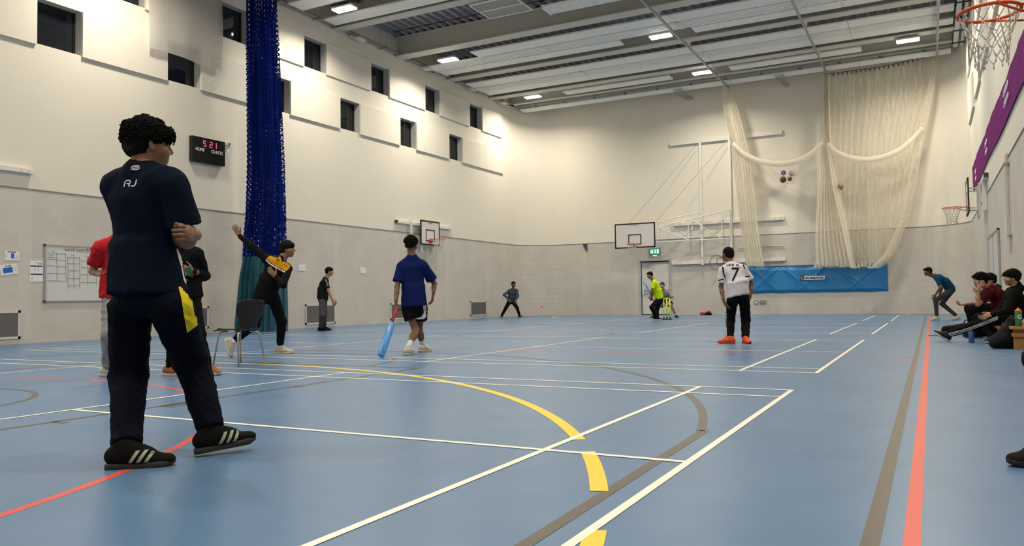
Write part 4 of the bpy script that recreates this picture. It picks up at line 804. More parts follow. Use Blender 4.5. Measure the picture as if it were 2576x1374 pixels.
# ------------------------------------------------------------------ people
SK = {}
def skin(name, c): return mat('skin_'+name, c, .5, noise=.06, nscale=9, spec=.35)
MHAIR = mat('black_hair', (.0045, .004, .0038), .8, bump=.8, bscale=90, spec=.12); MBROWN = mat('brown_hair', (.07, .035, .016), .8, bump=.8, bscale=90, spec=.12)
MEYE = mat('eye_white', (.28, .26, .25), .3); MPUP = mat('eye_dark', (.01, .006, .005), .15); MLIP = mat('lip', (.20, .07, .055), .5)
def cloth(name, c, rough=.85, n=.06, spec=.06): return mat(name, c, rough, noise=n, nscale=6, bump=.12, bscale=300, spec=spec)
def merge(parts):
    v = []; f = []; n = 0; mi = []
    for k, (a, b, m) in enumerate(parts): v.append(a); f += [tuple(int(i)+n for i in q) for q in b]; n += len(a); mi += [m]*len(b)
    return np.concatenate(v), f, mi
def hand_prims(W, d, n, t, s, curl=35, spread=.12, thumb=.5):
    """wrist, finger direction, palm normal, thumb side (unit vectors)"""
    d = unit(d); n = unit(n-d*(n@d)); t = unit(np.cross(d, n))*(1 if np.cross(d, n)@t > 0 else -1); P = []
    k0 = W+d*.095*s; P.append(cap(W-d*.03*s, W+d*.02*s, .029*s, .029*s, .015, [(n, .75)])); P.append(cap(W+d*.035*s, k0-d*.02*s, .036*s, .041*s, .015, [(n, .42)]))
    L = [.040, .026, .021]
    for i, (off, le) in enumerate(((.031, .95), (.0105, 1.07), (-.0105, 1.0), (-.031, .80))):
        p = k0+t*off*s-d*abs(off)*.25*s; dd = unit(d+t*off*spread*12); a = 0
        for j in range(3):
            a += math.radians(curl*(.7 if j == 0 else 1.)); q = dd*math.cos(a)+n*math.sin(a); e = p+q*L[j]*le*s*1.05; r = (.0092, .0083, .0075)[j]*s; P.append(cap(p, e, r*1.04, r, .003)); p = e
    p = W+d*.03*s+t*.026*s; dd = unit(d*.75+t*thumb*1.4+n*.35)
    for j, (l, r) in enumerate(((.045, .0145), (.034, .0105), (.026, .009))):
        e = p+dd*l*s; P.append(cap(p, e, r*s, r*.9*s, .008 if j == 0 else .004)); p = e; dd = unit(dd+d*.35+n*.15)
    return P
def foot_frame(an, toe_dir, up=V(0, 0, 1)):
    f = unit(toe_dir); u = unit(up-f*(up@f)); return f, u, np.cross(f, u)
def shoe(t, an, fd, up, s, cm, sm, h=.007, logo=None, high=0, body_only=False):
    f, u, r = foot_frame(an, fd, up); b = an-u*.092*s       # ground level below the ankle
    g = lambda x, y, z: b+f*x*s+r*y*s+u*z*s
    P = [cap(g(-.045, 0, .062), g(.06, 0, .055), .047*s, .046*s, .03, [(r, .86), (u, .95)]), cap(g(.06, 0, .05), g(.165, .0, .036), .05*s, .042*s, .03, [(u, .62)]), cap(g(-.01, 0, .07), g(-.012, 0, .108+high), .046*s, .043*s, .03, [(r, .85)]), cap(g(.02, 0, .09), g(.09, 0, .06), .036*s, .034*s, .03)]
    P += [dict(cut(g(0, 0, .022), -u, .4))]; o = empty('trainer', b); o.parent = t; o.matrix_parent_inverse = t.matrix_world.inverted()
    u0 = sdf_obj('upper', P, h, cm, o)
    out = [(-.090, 0), (-.083, .03), (-.05, .037), (.02, .035), (.08, .045), (.13, .05), (.175, .042), (.2, .02), (.207, -.005), (.195, -.03), (.16, -.045), (.1, -.047), (.02, -.036), (-.05, -.037), (-.083, -.03)]
    n = len(out); vs = []
    for z, k in ((0.004, .94), (.0, .9), (.004, .97), (.03, 1.0), (.034, .93)): pass
    for z, k in ((0., .93), (.006, 1.), (.026, 1.0), (.032, .93)):
        for x, y in out: xx = .05+(x-.05)*k; vs.append(g(xx, y*k, z+.018*max(0, (x-.14)/.06)**2*.5))
    fs = [(j*n+i, j*n+(i+1) % n, (j+1)*n+(i+1) % n, (j+1)*n+i) for j in range(3) for i in range(n)]+[tuple(range(n-1, -1, -1)), tuple(range(3*n, 4*n))]
    mesh_obj('sole', vs, fs, sm, o, True)
    lc = MB()
    for i in range(4): x = .045+.022*i; z = .112-.013*i; lc.tube([g(x, -.022, z-.008), g(x+.008, 0, z), g(x, .022, z-.008)], .0035*s, 5)
    if not body_only: lc.build('lace', sm, o)
    return o, g, u0
def person(label, d, s, J, face, mats, shirt=None, trousers=None, shoes=None, hair=None, hands=None, hb=.012, hh=.006, hc=.011, hhead=.007, socks=None, up_head=None, fold=.005, seed=1, feet=None, beard=False, plant=True, cat='person', group=None, belly=0.):
    """d: distance of the body along the view; J: joints as (px, py, depth offset); elbows and knees solved to fit limb lengths"""
    G = {}
    for k, (x, y, z) in J.items():
        if isinstance(z, (int, float)): G[k] = PJ(x, y, d+z)
    for sd in 'LR':
        if plant and ('an'+sd) in G and not (feet and feet.get(sd, {}).get('air')): G['an'+sd][2] = .092*s
    for k, (x, y, z) in J.items():
        if isinstance(z, str):
            sd = k[-1]; pa, pb, la, lb = (G['sh'+sd], G['wr'+sd], .285*s, .255*s) if k[:2] == 'el' else (G['hip'+sd], G['an'+sd], .43*s, .415*s)
            mid = ((pa+pb)/2-CAM)@FW; T = mid+np.linspace(0, .45, 90)*(1 if z == '+' else -1); Q = CAM+ray(x, y)[None]*T[:, None]
            c = (np.linalg.norm(Q-pa, axis=1)-la)**2+(np.linalg.norm(Q-pb, axis=1)-lb)**2; G[k] = Q[c.argmin()]
    pel, nek = G['pel'], G['nek']; tu = unit(nek-pel); sv = unit(G['shR']-G['shL']); tf = unit(np.cross(tu, sv)); sv = np.cross(tf, tu)
    hsv = unit(G['hipR']-G['hipL']); root = V(pel[0], pel[1], 0); t = empty('person', root, label, cat, group)
    bend = G.get('mid'); waist = pel+(nek-pel)*.38 if bend is None else bend; chest = nek-unit(nek-waist)*.17*s
    def torso(i, body=False, clip=()):
        c2 = unit(nek-waist)
        P = [cap(pel-tu*.02, waist, (.150-.01*body)*s+i, (.137+belly)*s+i, .05, [(tf, .78), (tu, .5)], clip), cap(waist, chest, (.137+belly)*s+i, .158*s+i, .06, [(tf, .72), (c2, .6)]),
             cap(G['shL']+(G['shR']-G['shL'])*.1, G['shL']+(G['shR']-G['shL'])*.9, .062*s+i, .062*s+i, .05), cap(chest, nek-c2*.035*s, .12*s+i*.5, .072*s+i*.3, .06, [(tf, .78)])]
        for sd in 'LR': P.append(cap(nek-c2*.03*s, nek*.25+G['sh'+sd]*.75, .056*s+i*.4, .056*s+i*.5, .05))
        return P
    hc_ = G['head']; hd = unit(CV(face[0], 0, face[1])) if len(face) == 2 else unit(CV(*face)); hu = V(0, 0, 1) if up_head is None else CV(*up_head); hu = unit(hu-hd*(hu@hd)); hr = np.cross(hd, hu); R = np.stack([hr, hd, hu], 1)
    g = lambda x, y, z: hc_+R@V(x, y, z)*s
    # ---- body: one skin surface
    P = torso(-.014, True)
    for sd in 'LR':
        P += [cap(G['sh'+sd], G['el'+sd], .045*s, .038*s, .03), cap(G['el'+sd], G['el'+sd]*.6+G['wr'+sd]*.4, .038*s, .037*s, .02), cap(G['el'+sd]*.6+G['wr'+sd]*.4, G['wr'+sd], .037*s, .026*s, .02)]
        hp, kn, an = G['hip'+sd], G['kn'+sd], G['an'+sd]; back = unit(np.cross(unit(kn-an), hsv)); cm = kn*.68+an*.32
        P += [cap(hp, kn, .075*s, .052*s, .04), cap(kn, cm, .051*s, .053*s, .03), cap(cm, an, .053*s, .034*s, .03)]
    P.append(cap(nek-tu*.03, g(0, -.02, -.07), .062*s, .055*s, .03))
    parts = [(*sdf(P, hb), 0)]
    H = [ell(g(0, -.012, .035), R, V(.076, .096, .088)*s, .02), ell(g(0, .028, -.04), R, V(.058, .064, .072)*s, .03), ell(g(0, .055, -.085), R, V(.03, .032, .026)*s, .02), cap(g(0, -.02, -.04), nek+(g(0, -.02, -.07)-nek)*.3, .056*s, .06*s, .03),
         cap(g(-.03, .078, .03), g(.03, .078, .03), .012*s, .012*s, .012), cap(g(0, .088, .022), g(0, .108, -.018), .008*s, .0125*s, .008), cap(g(-.012, .094, -.026), g(.012, .094, -.026), .0085*s, .0085*s, .008),
         ell(g(-.034, .094, .008), R, V(.017, .012, .011)*s, .01, True), ell(g(.034, .094, .008), R, V(.017, .012, .011)*s, .01, True),
         cap(g(-.018, .084, -.058), g(.018, .084, -.058), .0085*s, .0085*s, .005, [(hu, .8)]), cap(g(-.016, .083, -.070), g(.016, .083, -.070), .009*s, .009*s, .004, [(hu, .9)]), cap(g(-.042, .05, -.02), g(-.035, .06, -.03), .03*s, .028*s, .03), cap(g(.042, .05, -.02), g(.035, .06, -.03), .03*s, .028*s, .03)]
    for q in (-1, 1): H += [ell(g(q*.078, -.004, -.004), R@np.array(Matrix.Rotation(q*.25, 3, 'Z')), V(.009, .019, .032)*s, .008), ell(g(q*.086, .002, -.002), R, V(.006, .010, .018)*s, .006, True)]
    hv, hf = sdf(H, hhead); parts.append((hv, hf, 0))
    for sd in 'LR':
        hs = (hands or {}).get(sd, dict()); dflt = unit(G['wr'+sd]-G['el'+sd]); dd = CV(*hs['d']) if 'd' in hs else dflt; nn = CV(*hs['n']) if 'n' in hs else (-sv if sd == 'R' else sv); th = CV(*hs['t']) if 't' in hs else tf
        parts.append((*sdf(hand_prims(G['wr'+sd], dd, nn, th, s, hs.get('curl', 30), hs.get('spread', .12), hs.get('thumb', .5)), hs.get('h', hh)), 0))
    e = MB(); [e.lathe(g(q, .077, .008), [(.0125*s*math.sin(a)+1e-4, -.0125*s*math.cos(a)) for a in np.linspace(0, math.pi, 9)], 12) for q in (-.033, .033)]; parts.append((np.array(e.v), e.f, 1))
    e = MB(); [e.lathe(g(q, .0855, .008), [(.0058*s*math.sin(a)+1e-4, -.0058*s*math.cos(a)) for a in np.linspace(0, math.pi, 7)], 10) for q in (-.033, .033)]; parts.append((np.array(e.v), e.f, 2))
    v, f, mi = merge(parts); n0 = len(parts[0][1]); fc = ((hv[hf].mean(1)-hc_)/s)@R; mi = np.array(mi)
    lips = (np.abs(fc[:, 2]+.064) < .0125) & (fc[:, 1] > .083) & (np.abs(fc[:, 0]) < .024); mi[n0:n0+len(hf)][lips] = 3
    brow = (np.abs(fc[:, 2]-.031-.006*np.cos(fc[:, 0]*60)) < .0055) & (fc[:, 1] > .06) & (np.abs(fc[:, 0]) > .012) & (np.abs(fc[:, 0]) < .052); mi[n0:n0+len(hf)][brow] = 4
    if beard: bd = (fc[:, 2] < -.035) & (fc[:, 1] > .01) & (fc[:, 2] > -.115) & ~lips | ((np.abs(fc[:, 2]+.046) < .007) & (fc[:, 1] > .075) & (np.abs(fc[:, 0]) < .03)) | ((fc[:, 2] < -.0) & (fc[:, 2] > -.1) & (fc[:, 1] > .0) & (fc[:, 1] < .045) & (np.abs(fc[:, 0]) > .05)); mi[n0:n0+len(hf)][bd] = 5
    hm = hair.get('mat', MHAIR) if hair else MHAIR
    bo = mesh_obj('body', v, f, [mats, MEYE, MPUP, MLIP, hm, mat('stubble_'+mats.name, tuple(c*.72 for c in mats.node_tree.nodes['Principled BSDF'].inputs['Base Color'].default_value[:3]), .7)], t, True, mi); md = bo.modifiers.new('s', 'SMOOTH'); md.factor = .4; md.iterations = 1
    # ---- hair
    if hair:
        th = hair.get('t', .014); lum = hair.get('lump', .006); q = hair.get('q', 0)
        X = [ell(g(0, -.016, .045), R, V(.080+th, .098+th, .086+th)*s, .02), ell(g(0, -.06, -.01), R, V(.066+th*.5, .05+th*.5, .062)*s, .03)]
        if hair.get('fringe'): X += [cap(g(-.045, .07, .075), g(.05, .078, .07), .026*s, .03*s, .02), cap(g(.045, .085, .066), g(.05, .10, .045), .018*s, .012*s, .02)]
        X += [ell(g(0, .13, -.035-(.0 if not hair.get('fringe') else .012)), R, V(.10, .088, .095)*s, .012, True), ell(g(-.095, .03, -.035), R, V(.03, .045, .055)*s, .012, True), ell(g(.095, .03, -.035), R, V(.03, .045, .055)*s, .012, True), dict(cut(g(0, -.05, -.06+hair.get('nape', 0)), -hu+hd*.15, .3*s))]
        v2, f2 = sdf(X, hair.get('h', hhead), (lum, waves(seed+5, hair.get('freq', 55)))); ho = mesh_obj('hair', v2, f2, hm, t, True)
        if hair.get('tufts'):
            rr = np.random.RandomState(seed); mb = MB(); c0 = g(0, -.016, .04); idx = rr.choice(len(v2), hair['tufts'])
            for i in idx:
                p = v2[i]; nrm = unit(p-c0)
                if (nrm@hu) < -.1: continue
                L = rr.uniform(.02, .045)*s*hair.get('len', 1); tn = hd*.8*hair.get('fwd', 1)+hr*rr.normal()*.7+hu*rr.normal()*.4; tn = unit(tn-nrm*(tn@nrm)); sdv = np.cross(tn, nrm)*rr.choice([-1, 1]); pp = []
                for q in np.linspace(0, 1, 6): pp.append(p-nrm*.003+tn*L*q+nrm*(.016*math.sin(q*2.6)-.010*q*q)*s*hair.get('lift', 1)+sdv*.010*s*math.sin(q*3.2))
                mb.tube(pp, [.0034*s, .0036*s, .0032*s, .0026*s, .0018*s, .0006*s], 4, False)
            v3 = np.array(mb.v); mesh_obj('hair_strands', v3, mb.f, hm, ho, True)
    # ---- clothes
    out = dict(t=t, G=G, g=g, R=R, tf=tf, tu=tu, sv=sv, body=bo, P={})
    if shirt:
        i = shirt.get('i', .012); hem = shirt.get('hem', .10)*s; hc1 = ((pel-tu*(hem-.02*s), -tu),); P = torso(i, False, hc1); fl = shirt.get('flare', .012); P.append(cap(waist, pel-tu*(hem+.05), (.142+belly)*s+i, .155*s+i+fl, .05, [(tf, .92), (tu, .4)], hc1)); lo = shirt.get('long'); k = shirt.get('sleeve', .62)
        for sd in 'LR':
            a, b = G['sh'+sd], G['el'+sd]
            if lo: P += [cap(a, b, .060*s+i*.5, .050*s+i*.4, .035), cap(b, G['wr'+sd]-unit(G['wr'+sd]-b)*.01, .050*s+i*.4, .034*s+i*.3, .025)]
            else: ax = unit(b-a); e = a+(b-a)*k; P += [cap(a, e+ax*.05*s, .060*s+i*.5, .062*s+i*.8+shirt.get('sflare', .0), .03, (), ((e, ax),))]
        if shirt.get('collar'): P.append(cap(nek+tu*.0-tf*.01, nek+tu*.035*s-tf*.0, .064*s, .062*s, .01))
        if shirt.get('hood'): P.append(cap(nek-tf*.07*s-sv*.06*s, nek-tf*.07*s+sv*.06*s, .05*s, .05*s, .03)); P.append(cap(nek-tu*.01, nek+tu*.04*s, .078*s, .074*s, .03))
        out['shirt'] = sdf_obj(shirt.get('name', 't_shirt'), P, hc, shirt['m'], t, (fold, waves(seed, shirt.get('freq', 38), 6, (1, 1, .7))), mi=shirt.get('mi') and (lambda c: shirt['mi'](c, out)))
    if trousers:
        i = trousers.get('i', .01); P = [cap(pel+tu*.06, pel-tu*.04, .138*s+i, .148*s+i, .04, [(tf, .80), (tu, .5)])]; sh_ = trousers.get('short'); wide = trousers.get('wide', 0)
        for sd in 'LR':
            hp, kn, an = G['hip'+sd], G['kn'+sd], G['an'+sd]
            if sh_: ax = unit(kn-hp); e = hp+(kn-hp)*sh_; P += [cap(hp, e+ax*.06, .088*s+i, .088*s+i+wide, .03, (), ((e, ax),))]
            else:
                ax = unit(an-kn); end = kn+(an-kn)*trousers.get('len', .93); P += [cap(hp, kn, .084*s+i, .063*s+i+wide*.6, .035), cap(kn, end+ax*.03, .063*s+i+wide*.6, .047*s+i*.6+wide, .03, (), ((end, ax),))]
                if trousers.get('bunch'): P += [cap(end-ax*.03+hsv*.01, end-ax*.025-hsv*.01, .054*s+wide, .054*s+wide, .015, [(ax, .4)])]
        out['trousers'] = sdf_obj('shorts' if sh_ else 'trousers', P, hc, trousers['m'], t, (fold*trousers.get('fold', 1), waves(seed+1, 42, 6, (1, 1, .8))))
    if socks:
        for sd in 'LR': a = G['an'+sd]; b = a+unit(G['kn'+sd]-a)*socks[1]; sdf_obj('sock', [cap(a-unit(b-a)*.03, b, .042*s, .045*s, .02, (), ((b, unit(b-a)),))], .008, socks[0], t)
    if shoes:
        out['shoe'] = {}
        for sd in 'LR':
            ft = (feet or {}).get(sd, {}); fd = CV(*ft['d']) if 'd' in ft else tf*V(1, 1, 0); ux = CV(*ft['u']) if 'u' in ft else V(0, 0, 1); out['shoe'][sd] = shoe(t, G['an'+sd], fd, ux, s*shoes.get('s', 1.), shoes['m'], shoes['sole'], shoes.get('h', .008))
    return out
def bvh(objs):
    v = []; f = []; n = 0
    for o in objs:
        me = o.data; n0 = n
        for q in me.vertices: v.append((o.matrix_world @ q.co) if False else q.co)
        f += [tuple(i+n0 for i in p.vertices) for p in me.polygons]; n += len(me.vertices)
    return BVHTree.FromPolygons(v, f)
def decal(name, objs, m, parent, grids=(), polys=(), off=.004):
    """marks printed on cloth: outlines measured in the photograph, laid on the cloth surface"""
    T = bvh(objs); V_ = []; F_ = []
    def hit(x, y):
        r = unit(ray(x, y)); h = T.ray_cast(Vector(CAM), Vector(r))
        return None if h[0] is None else np.array(h[0])-r*off
    for Lf, Rt, nu, nv in grids:      # two polylines, filled between
        Lf, Rt = np.array(Lf, float), np.array(Rt, float); n0 = len(V_); ok = []; last = None
        a = np.linspace(0, 1, len(Lf)); b = np.linspace(0, 1, len(Rt)); S = np.linspace(0, 1, nv+1)
        for q in S:
            l = [np.interp(q, a, Lf[:, i]) for i in (0, 1)]; r = [np.interp(q, b, Rt[:, i]) for i in (0, 1)]
            for k in range(nu+1):
                p = hit(l[0]+(r[0]-l[0])*k/nu, l[1]+(r[1]-l[1])*k/nu); ok.append(p is not None); V_.append(p if p is not None else (0, 0, 0))
        for j in range(nv):
            for i in range(nu):
                q = (j*(nu+1)+i, j*(nu+1)+i+1, (j+1)*(nu+1)+i+1, (j+1)*(nu+1)+i)
                if all(ok[z] for z in q): F_.append(tuple(z+n0 for z in q))
    for vs, fs in polys:              # 2-D meshes in picture coordinates
        n0 = len(V_); P = [hit(x, y) for x, y in vs]; V_ += [p if p is not None else (0, 0, 0) for p in P]; F_ += [tuple(i+n0 for i in f) for f in fs if all(P[i] is not None for i in f)]
    return mesh_obj(name, V_, F_, m, parent, False) if F_ else None
def txt_px(body, o, x, y, w, h, shear=0., sub=True):
    v, f = text_mesh(body, shear); bm = bmesh.new(); vs = [bm.verts.new((*q, 0)) for q in v]
    for q in f:
        try: bm.faces.new([vs[i] for i in q])
        except ValueError: pass
    bmesh.ops.triangulate(bm, faces=bm.faces[:])
    for _ in range(4 if sub else 0):
        bmesh.ops.subdivide_edges(bm, edges=[e for e in bm.edges if e.calc_length() > .07], cuts=1); bmesh.ops.triangulate(bm, faces=bm.faces[:])
    bm.verts.index_update(); s = v.max(0)
    P = [(o[0]+x[0]*q.co.x/s[0]*w+y[0]*q.co.y/s[1]*h, o[1]+x[1]*q.co.x/s[0]*w+y[1]*q.co.y/s[1]*h) for q in bm.verts]; F = [tuple(z.index for z in q.verts) for q in bm.faces]; bm.free(); return P, F
def stroke_px(pts, w):
    """a thick line in picture coordinates as quads"""
    pts = np.array(pts, float); v = []; n = len(pts)
    for i in range(n):
        d = unit(pts[min(i+1, n-1)]-pts[max(i-1, 0)]); nn = V(-d[1], d[0])*(w[i] if hasattr(w, '__len__') else w)/2; v += [pts[i]-nn, pts[i]+nn]
    return v, [(2*i, 2*i+1, 2*i+3, 2*i+2) for i in range(n-1)]

S1, S2, S3, S4 = skin('tan', (.22, .115, .065)), skin('brown', (.15, .075, .042)), skin('fair', (.42, .25, .18)), skin('light_tan', (.34, .19, .12))
BLK = cloth('black_cloth', (.006, .006, .007)); WSOLE = mat('sole_cream', (.50, .46, .38), .6); BSOLE = mat('sole_black', (.015, .015, .016), .6)
# 1. man in navy with folded arms -------------------------------------------------
NAVY = cloth('navy_shirt', (.0032, .007, .018), .85); NAVT = cloth('navy_trousers', (.003, .0042, .010), .8); WMK = cloth('white_print', (.62, .62, .62), .6)
o = person('foreground man in navy shirt and navy trousers with yellow panel, seen from behind', 3.88, .985,
    dict(pel=(374, 735, 0), nek=(358, 421, 0), mid=(361, 620, .03), head=(374, 369, .02), shL=(290, 474, .07), shR=(438, 466, -.09), elL=(345, 590, .16), elR=(471, 606, -.03), wrL=(490, 590, -.035), wrR=(400, 590, .17), hipL=(328, 778, .05), hipR=(428, 772, -.03),
         knL=(324, 950, '+'), knR=(484, 912, '+'), anL=(318, 1130, -.17), anR=(532, 1088, .12)), (.62, .55), S1,
    dict(m=NAVY, i=.022, hem=.02, flare=.032, sleeve=.74, sflare=.014, name='t_shirt', freq=30), dict(m=NAVT, i=.024, wide=.006, len=.955, bunch=True), dict(m=mat('knit_black', (.006, .006, .006), .85, bump=.3, bscale=400, spec=.1), sole=mat('sole_brown_black', (.03, .027, .026), .6), h=.005, s=1.07),
    dict(t=.015, lump=.010, fringe=True, h=.0045, freq=60, tufts=2600), dict(L=dict(d=(.06, .0, -1), n=(-1, 0, .1), t=(0, 1, 0), curl=58, thumb=.12, h=.003, spread=.02)), hb=.009, hc=.0075, hhead=.0045, fold=.006, seed=11, feet=dict(L=dict(d=(.97, .0, .26)), R=dict(d=(.80, .10, .55), u=(-.12, 1, -.06), air=1)))
t = o['t']
def Ppt(x, y): return (x, y)
sw = stroke_px([(353.5, 419.5), (350, 417.8), (343, 417), (335, 418.2), (330.5, 421), (333, 423.5), (339, 424), (345, 423.4)], [.5, 1.6, 2.2, 2.6, 2.6, 2.2, 1.6, .5]); sw2 = stroke_px([(336, 421.2), (342, 420.6), (348, 420.8), (351, 423), (347, 425.8), (340, 427), (333, 426.6), (327.5, 425.2)], [.5, 1.4, 2.2, 2.6, 2.6, 2.2, 1.6, .5])
decal('back_emblem', [o['shirt']], WMK, t, polys=[sw, sw2])
k = [stroke_px(p, 2.9) for p in ([(312, 469.5), (314, 459), (318, 454.5), (326, 453.6), (328.5, 457), (326, 461.5), (318, 462)], [(322, 461.5), (325, 465.5), (324.5, 470)], [(343.5, 451.5), (341, 463), (337, 468), (329.5, 467.5)])]
decal('back_initials', [o['shirt']], WMK, t, polys=k)
decal('side_panel', [o['shirt'], o['trousers']], WMK, t, grids=[([(444, 627), (449, 650), (457, 675), (461, 700), (466, 713)], [(446, 625), (457, 648), (468, 672), (474, 690), (481, 711)], 4, 16)])
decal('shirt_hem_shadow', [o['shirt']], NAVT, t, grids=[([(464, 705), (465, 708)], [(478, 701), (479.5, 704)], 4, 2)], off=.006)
YEL = cloth('yellow_panel', (.62, .50, .02), .6); decal('yellow_panel', [o['trousers']], YEL, t, grids=[([(449, 722), (456, 750), (463, 795), (471, 838)], [(470, 714), (485, 742), (493, 790), (497.5, 818)], 8, 24)], off=.005)
MPIS = mat('pistachio_stripe', (.34, .36, .25), .5)
for sd in 'LR':
    so, g, up_ = o['shoe'][sd]; q = MB(); T = bvh([up_]); Vv = []; Ff = []
    for i in range(3):
        for y_s in (-1, 1):
            n0 = len(Vv); cnt = 0
            for j in range(9):
                for kx in (0, 1):
                    xx = .022+.033*i+.0165*kx-(.006)+j*.0042; zz = .034+.0068*j; src = g(xx, y_s*.2, zz); dst = g(xx, 0, zz); dr_ = unit(dst-src); h_ = T.ray_cast(Vector(src), Vector(dr_)); Vv.append(np.array(h_[0])-dr_*.0025 if h_[0] is not None else Vv[-2] if len(Vv)-n0 > 1 else dst)
            Ff += [(n0+2*j, n0+2*j+1, n0+2*j+3, n0+2*j+2) for j in range(8)]
    mesh_obj('side_stripes', Vv, Ff, MPIS, so, False); ol = MB(); ol.prism([g(x_, y_, -.001) for x_, y_ in [(-.090, 0), (-.084, .030), (-.05, .038), (.02, .036), (.08, .046), (.13, .050), (.17, .040), (.17, -.043), (.1, -.048), (.02, -.037), (-.05, -.038), (-.084, -.030)]], g(0, 0, .004)-g(0, 0, 0)); ol.build('outsole', mat('outsole_pale_green', (.35, .55, .33), .5), so)
# 2. man in red -------------------------------------------------
RED = cloth('red_shirt', (.40, .018, .024), .85); GRYT = cloth('grey_sweatpants', (.24, .24, .235), .85)
person('man in loose red shirt and grey sweatpants behind the foreground man', 8.6, .98,
    dict(pel=(290, 748, 0), nek=(296, 600, 0), head=(322, 572, 0), shL=(280, 622, .17), shR=(254, 624, -.17), elL=(258, 690, '+'), elR=(232, 683, '+'), wrL=(290, 694, .08), wrR=(256, 691, -.10), hipL=(294, 752, .09), hipR=(281, 754, -.09), knL=(308, 840, '-'), knR=(274, 842, '-'), anL=(300, 918, .12), anR=(271, 925, -.08)), (.9, -.5, 0), S4,
    dict(m=RED, i=.03, hem=.02, flare=.0, sleeve=.66, sflare=.012), dict(m=GRYT, i=.012, wide=.006, len=.96, bunch=True), dict(m=mat('trainer_cream', (.50, .47, .43), .6, noise=.1), sole=WSOLE), dict(t=.014), dict(R=dict(d=(1, .05, -.1), n=(0, 1, -.2), t=(0, .3, -1), curl=25)), fold=.009, seed=3, feet=dict(L=dict(d=(.95, 0, .3)), R=dict(d=(.98, 0, .15))))
# 3. man in black jacket -------------------------------------------------
o = person('man in black jacket and tan shoes, behind the foreground man', 8.45, .98,
    dict(pel=(468, 745, 0), nek=(463, 622, .02), head=(455, 588, 0), shL=(497, 642, -.02), shR=(430, 640, .10), elL=(514, 694, '+'), elR=(420, 700, '+'), wrL=(488, 684, -.14), wrR=(455, 690, -.12), hipL=(484, 752, 0), hipR=(452, 752, 0), knL=(500, 840, '-'), knR=(438, 840, '-'), anL=(524, 922, .05), anR=(428, 922, 0)), (-.1, -1), S2,
    dict(m=BLK, i=.025, hem=.03, long=True, name='jacket', flare=0.), dict(m=BLK, i=.008, len=.90), dict(m=mat('tan_orange_knit', (.30, .105, .03), .75, noise=.15, nscale=30), sole=WSOLE), dict(t=.014), dict(L=dict(d=(-.8, .3, -.3), n=(-.3, 0, .9), t=(0, 1, 0), curl=45)), fold=.008, seed=4, feet=dict(L=dict(d=(.85, 0, -.5)), R=dict(d=(.96, 0, -.2))), socks=(BLK, .12))
p = PJ(475, 683, 8.25); tag(MB().obox(p, CV(1, 0, 0)*.02, CV(0, 0, 1)*.02, V(0, 0, .05)).build('drink_can', mat('can_green', (.01, .09, .06), .4), bevel=.008), 'small green can held by the man in the black jacket', 'can')
# 4. bowler -------------------------------------------------
GOLD = cloth('gold_yoke', (.50, .24, .012), .7)
o = person('man in black and gold jacket bowling in front of the teal curtain', 11.5, .99,
    dict(pel=(668, 742, 0), nek=(706, 655, -.03), head=(723, 628, 0), mid=(680, 705, -.03), shR=(671, 653, -.02), shL=(724, 678, -.06), elR=(634, 619, '+'), wrR=(602, 593, .05), elL=(712, 716, '-'), wrL=(694, 697, -.22), hipR=(654, 752, -.03), hipL=(688, 750, .03), knL=(708, 808, '-'), anL=(705, 872, .25), knR=(642, 815, '-'), anR=(584, 862, -.35)), (1, .12), S1,
    dict(m=BLK, i=.014, hem=.12, long=True, name='track_jacket', flare=0, collar=True),
    dict(m=BLK, i=.012, len=.88), dict(m=mat('trainer_beige', (.42, .38, .32), .7, noise=.15, nscale=20), sole=WSOLE), dict(t=.016, lump=.008, fringe=True), dict(R=dict(d=(-.45, .9, 0), n=(0, 0, -1), t=(1, .3, 0), curl=12, spread=.3), L=dict(d=(-.8, .9, -.1), n=(0, .2, 1), t=(.6, .8, 0), curl=14)), fold=.007, seed=5, socks=(WMK, .10), hh=.006,
    feet=dict(L=dict(d=(1, 0, .1)), R=dict(d=(.28, -.95, 0), u=(1, .3, 0), air=1)))
decal('gold_yoke', [o['shirt']], GOLD, o['t'], grids=[([(672, 648), (684, 641), (699, 633.5), (705, 645), (710, 659), (716, 658), (724, 662), (731, 669)], [(671, 652), (680, 660), (690, 667), (700, 673), (708, 677), (714, 680), (719, 682), (726, 677)], 10, 30)])
decal('white_chest_stripe', [o['shirt']], WMK, o['t'], grids=[([(669, 652), (680, 662.5), (692, 670), (705, 677), (717, 683)], [(668, 655), (679, 665.5), (691, 673), (704, 680), (716, 686)], 3, 20)])
decal('chest_badge', [o['shirt']], BLK, o['t'], polys=[stroke_px([(716, 664), (721, 669)], 5), stroke_px([(696, 652), (702, 656)], 3)], off=.007); decal('badge_centre', [o['shirt']], WMK, o['t'], polys=[stroke_px([(717.5, 665.5), (720, 668)], 2.2)], off=.010)
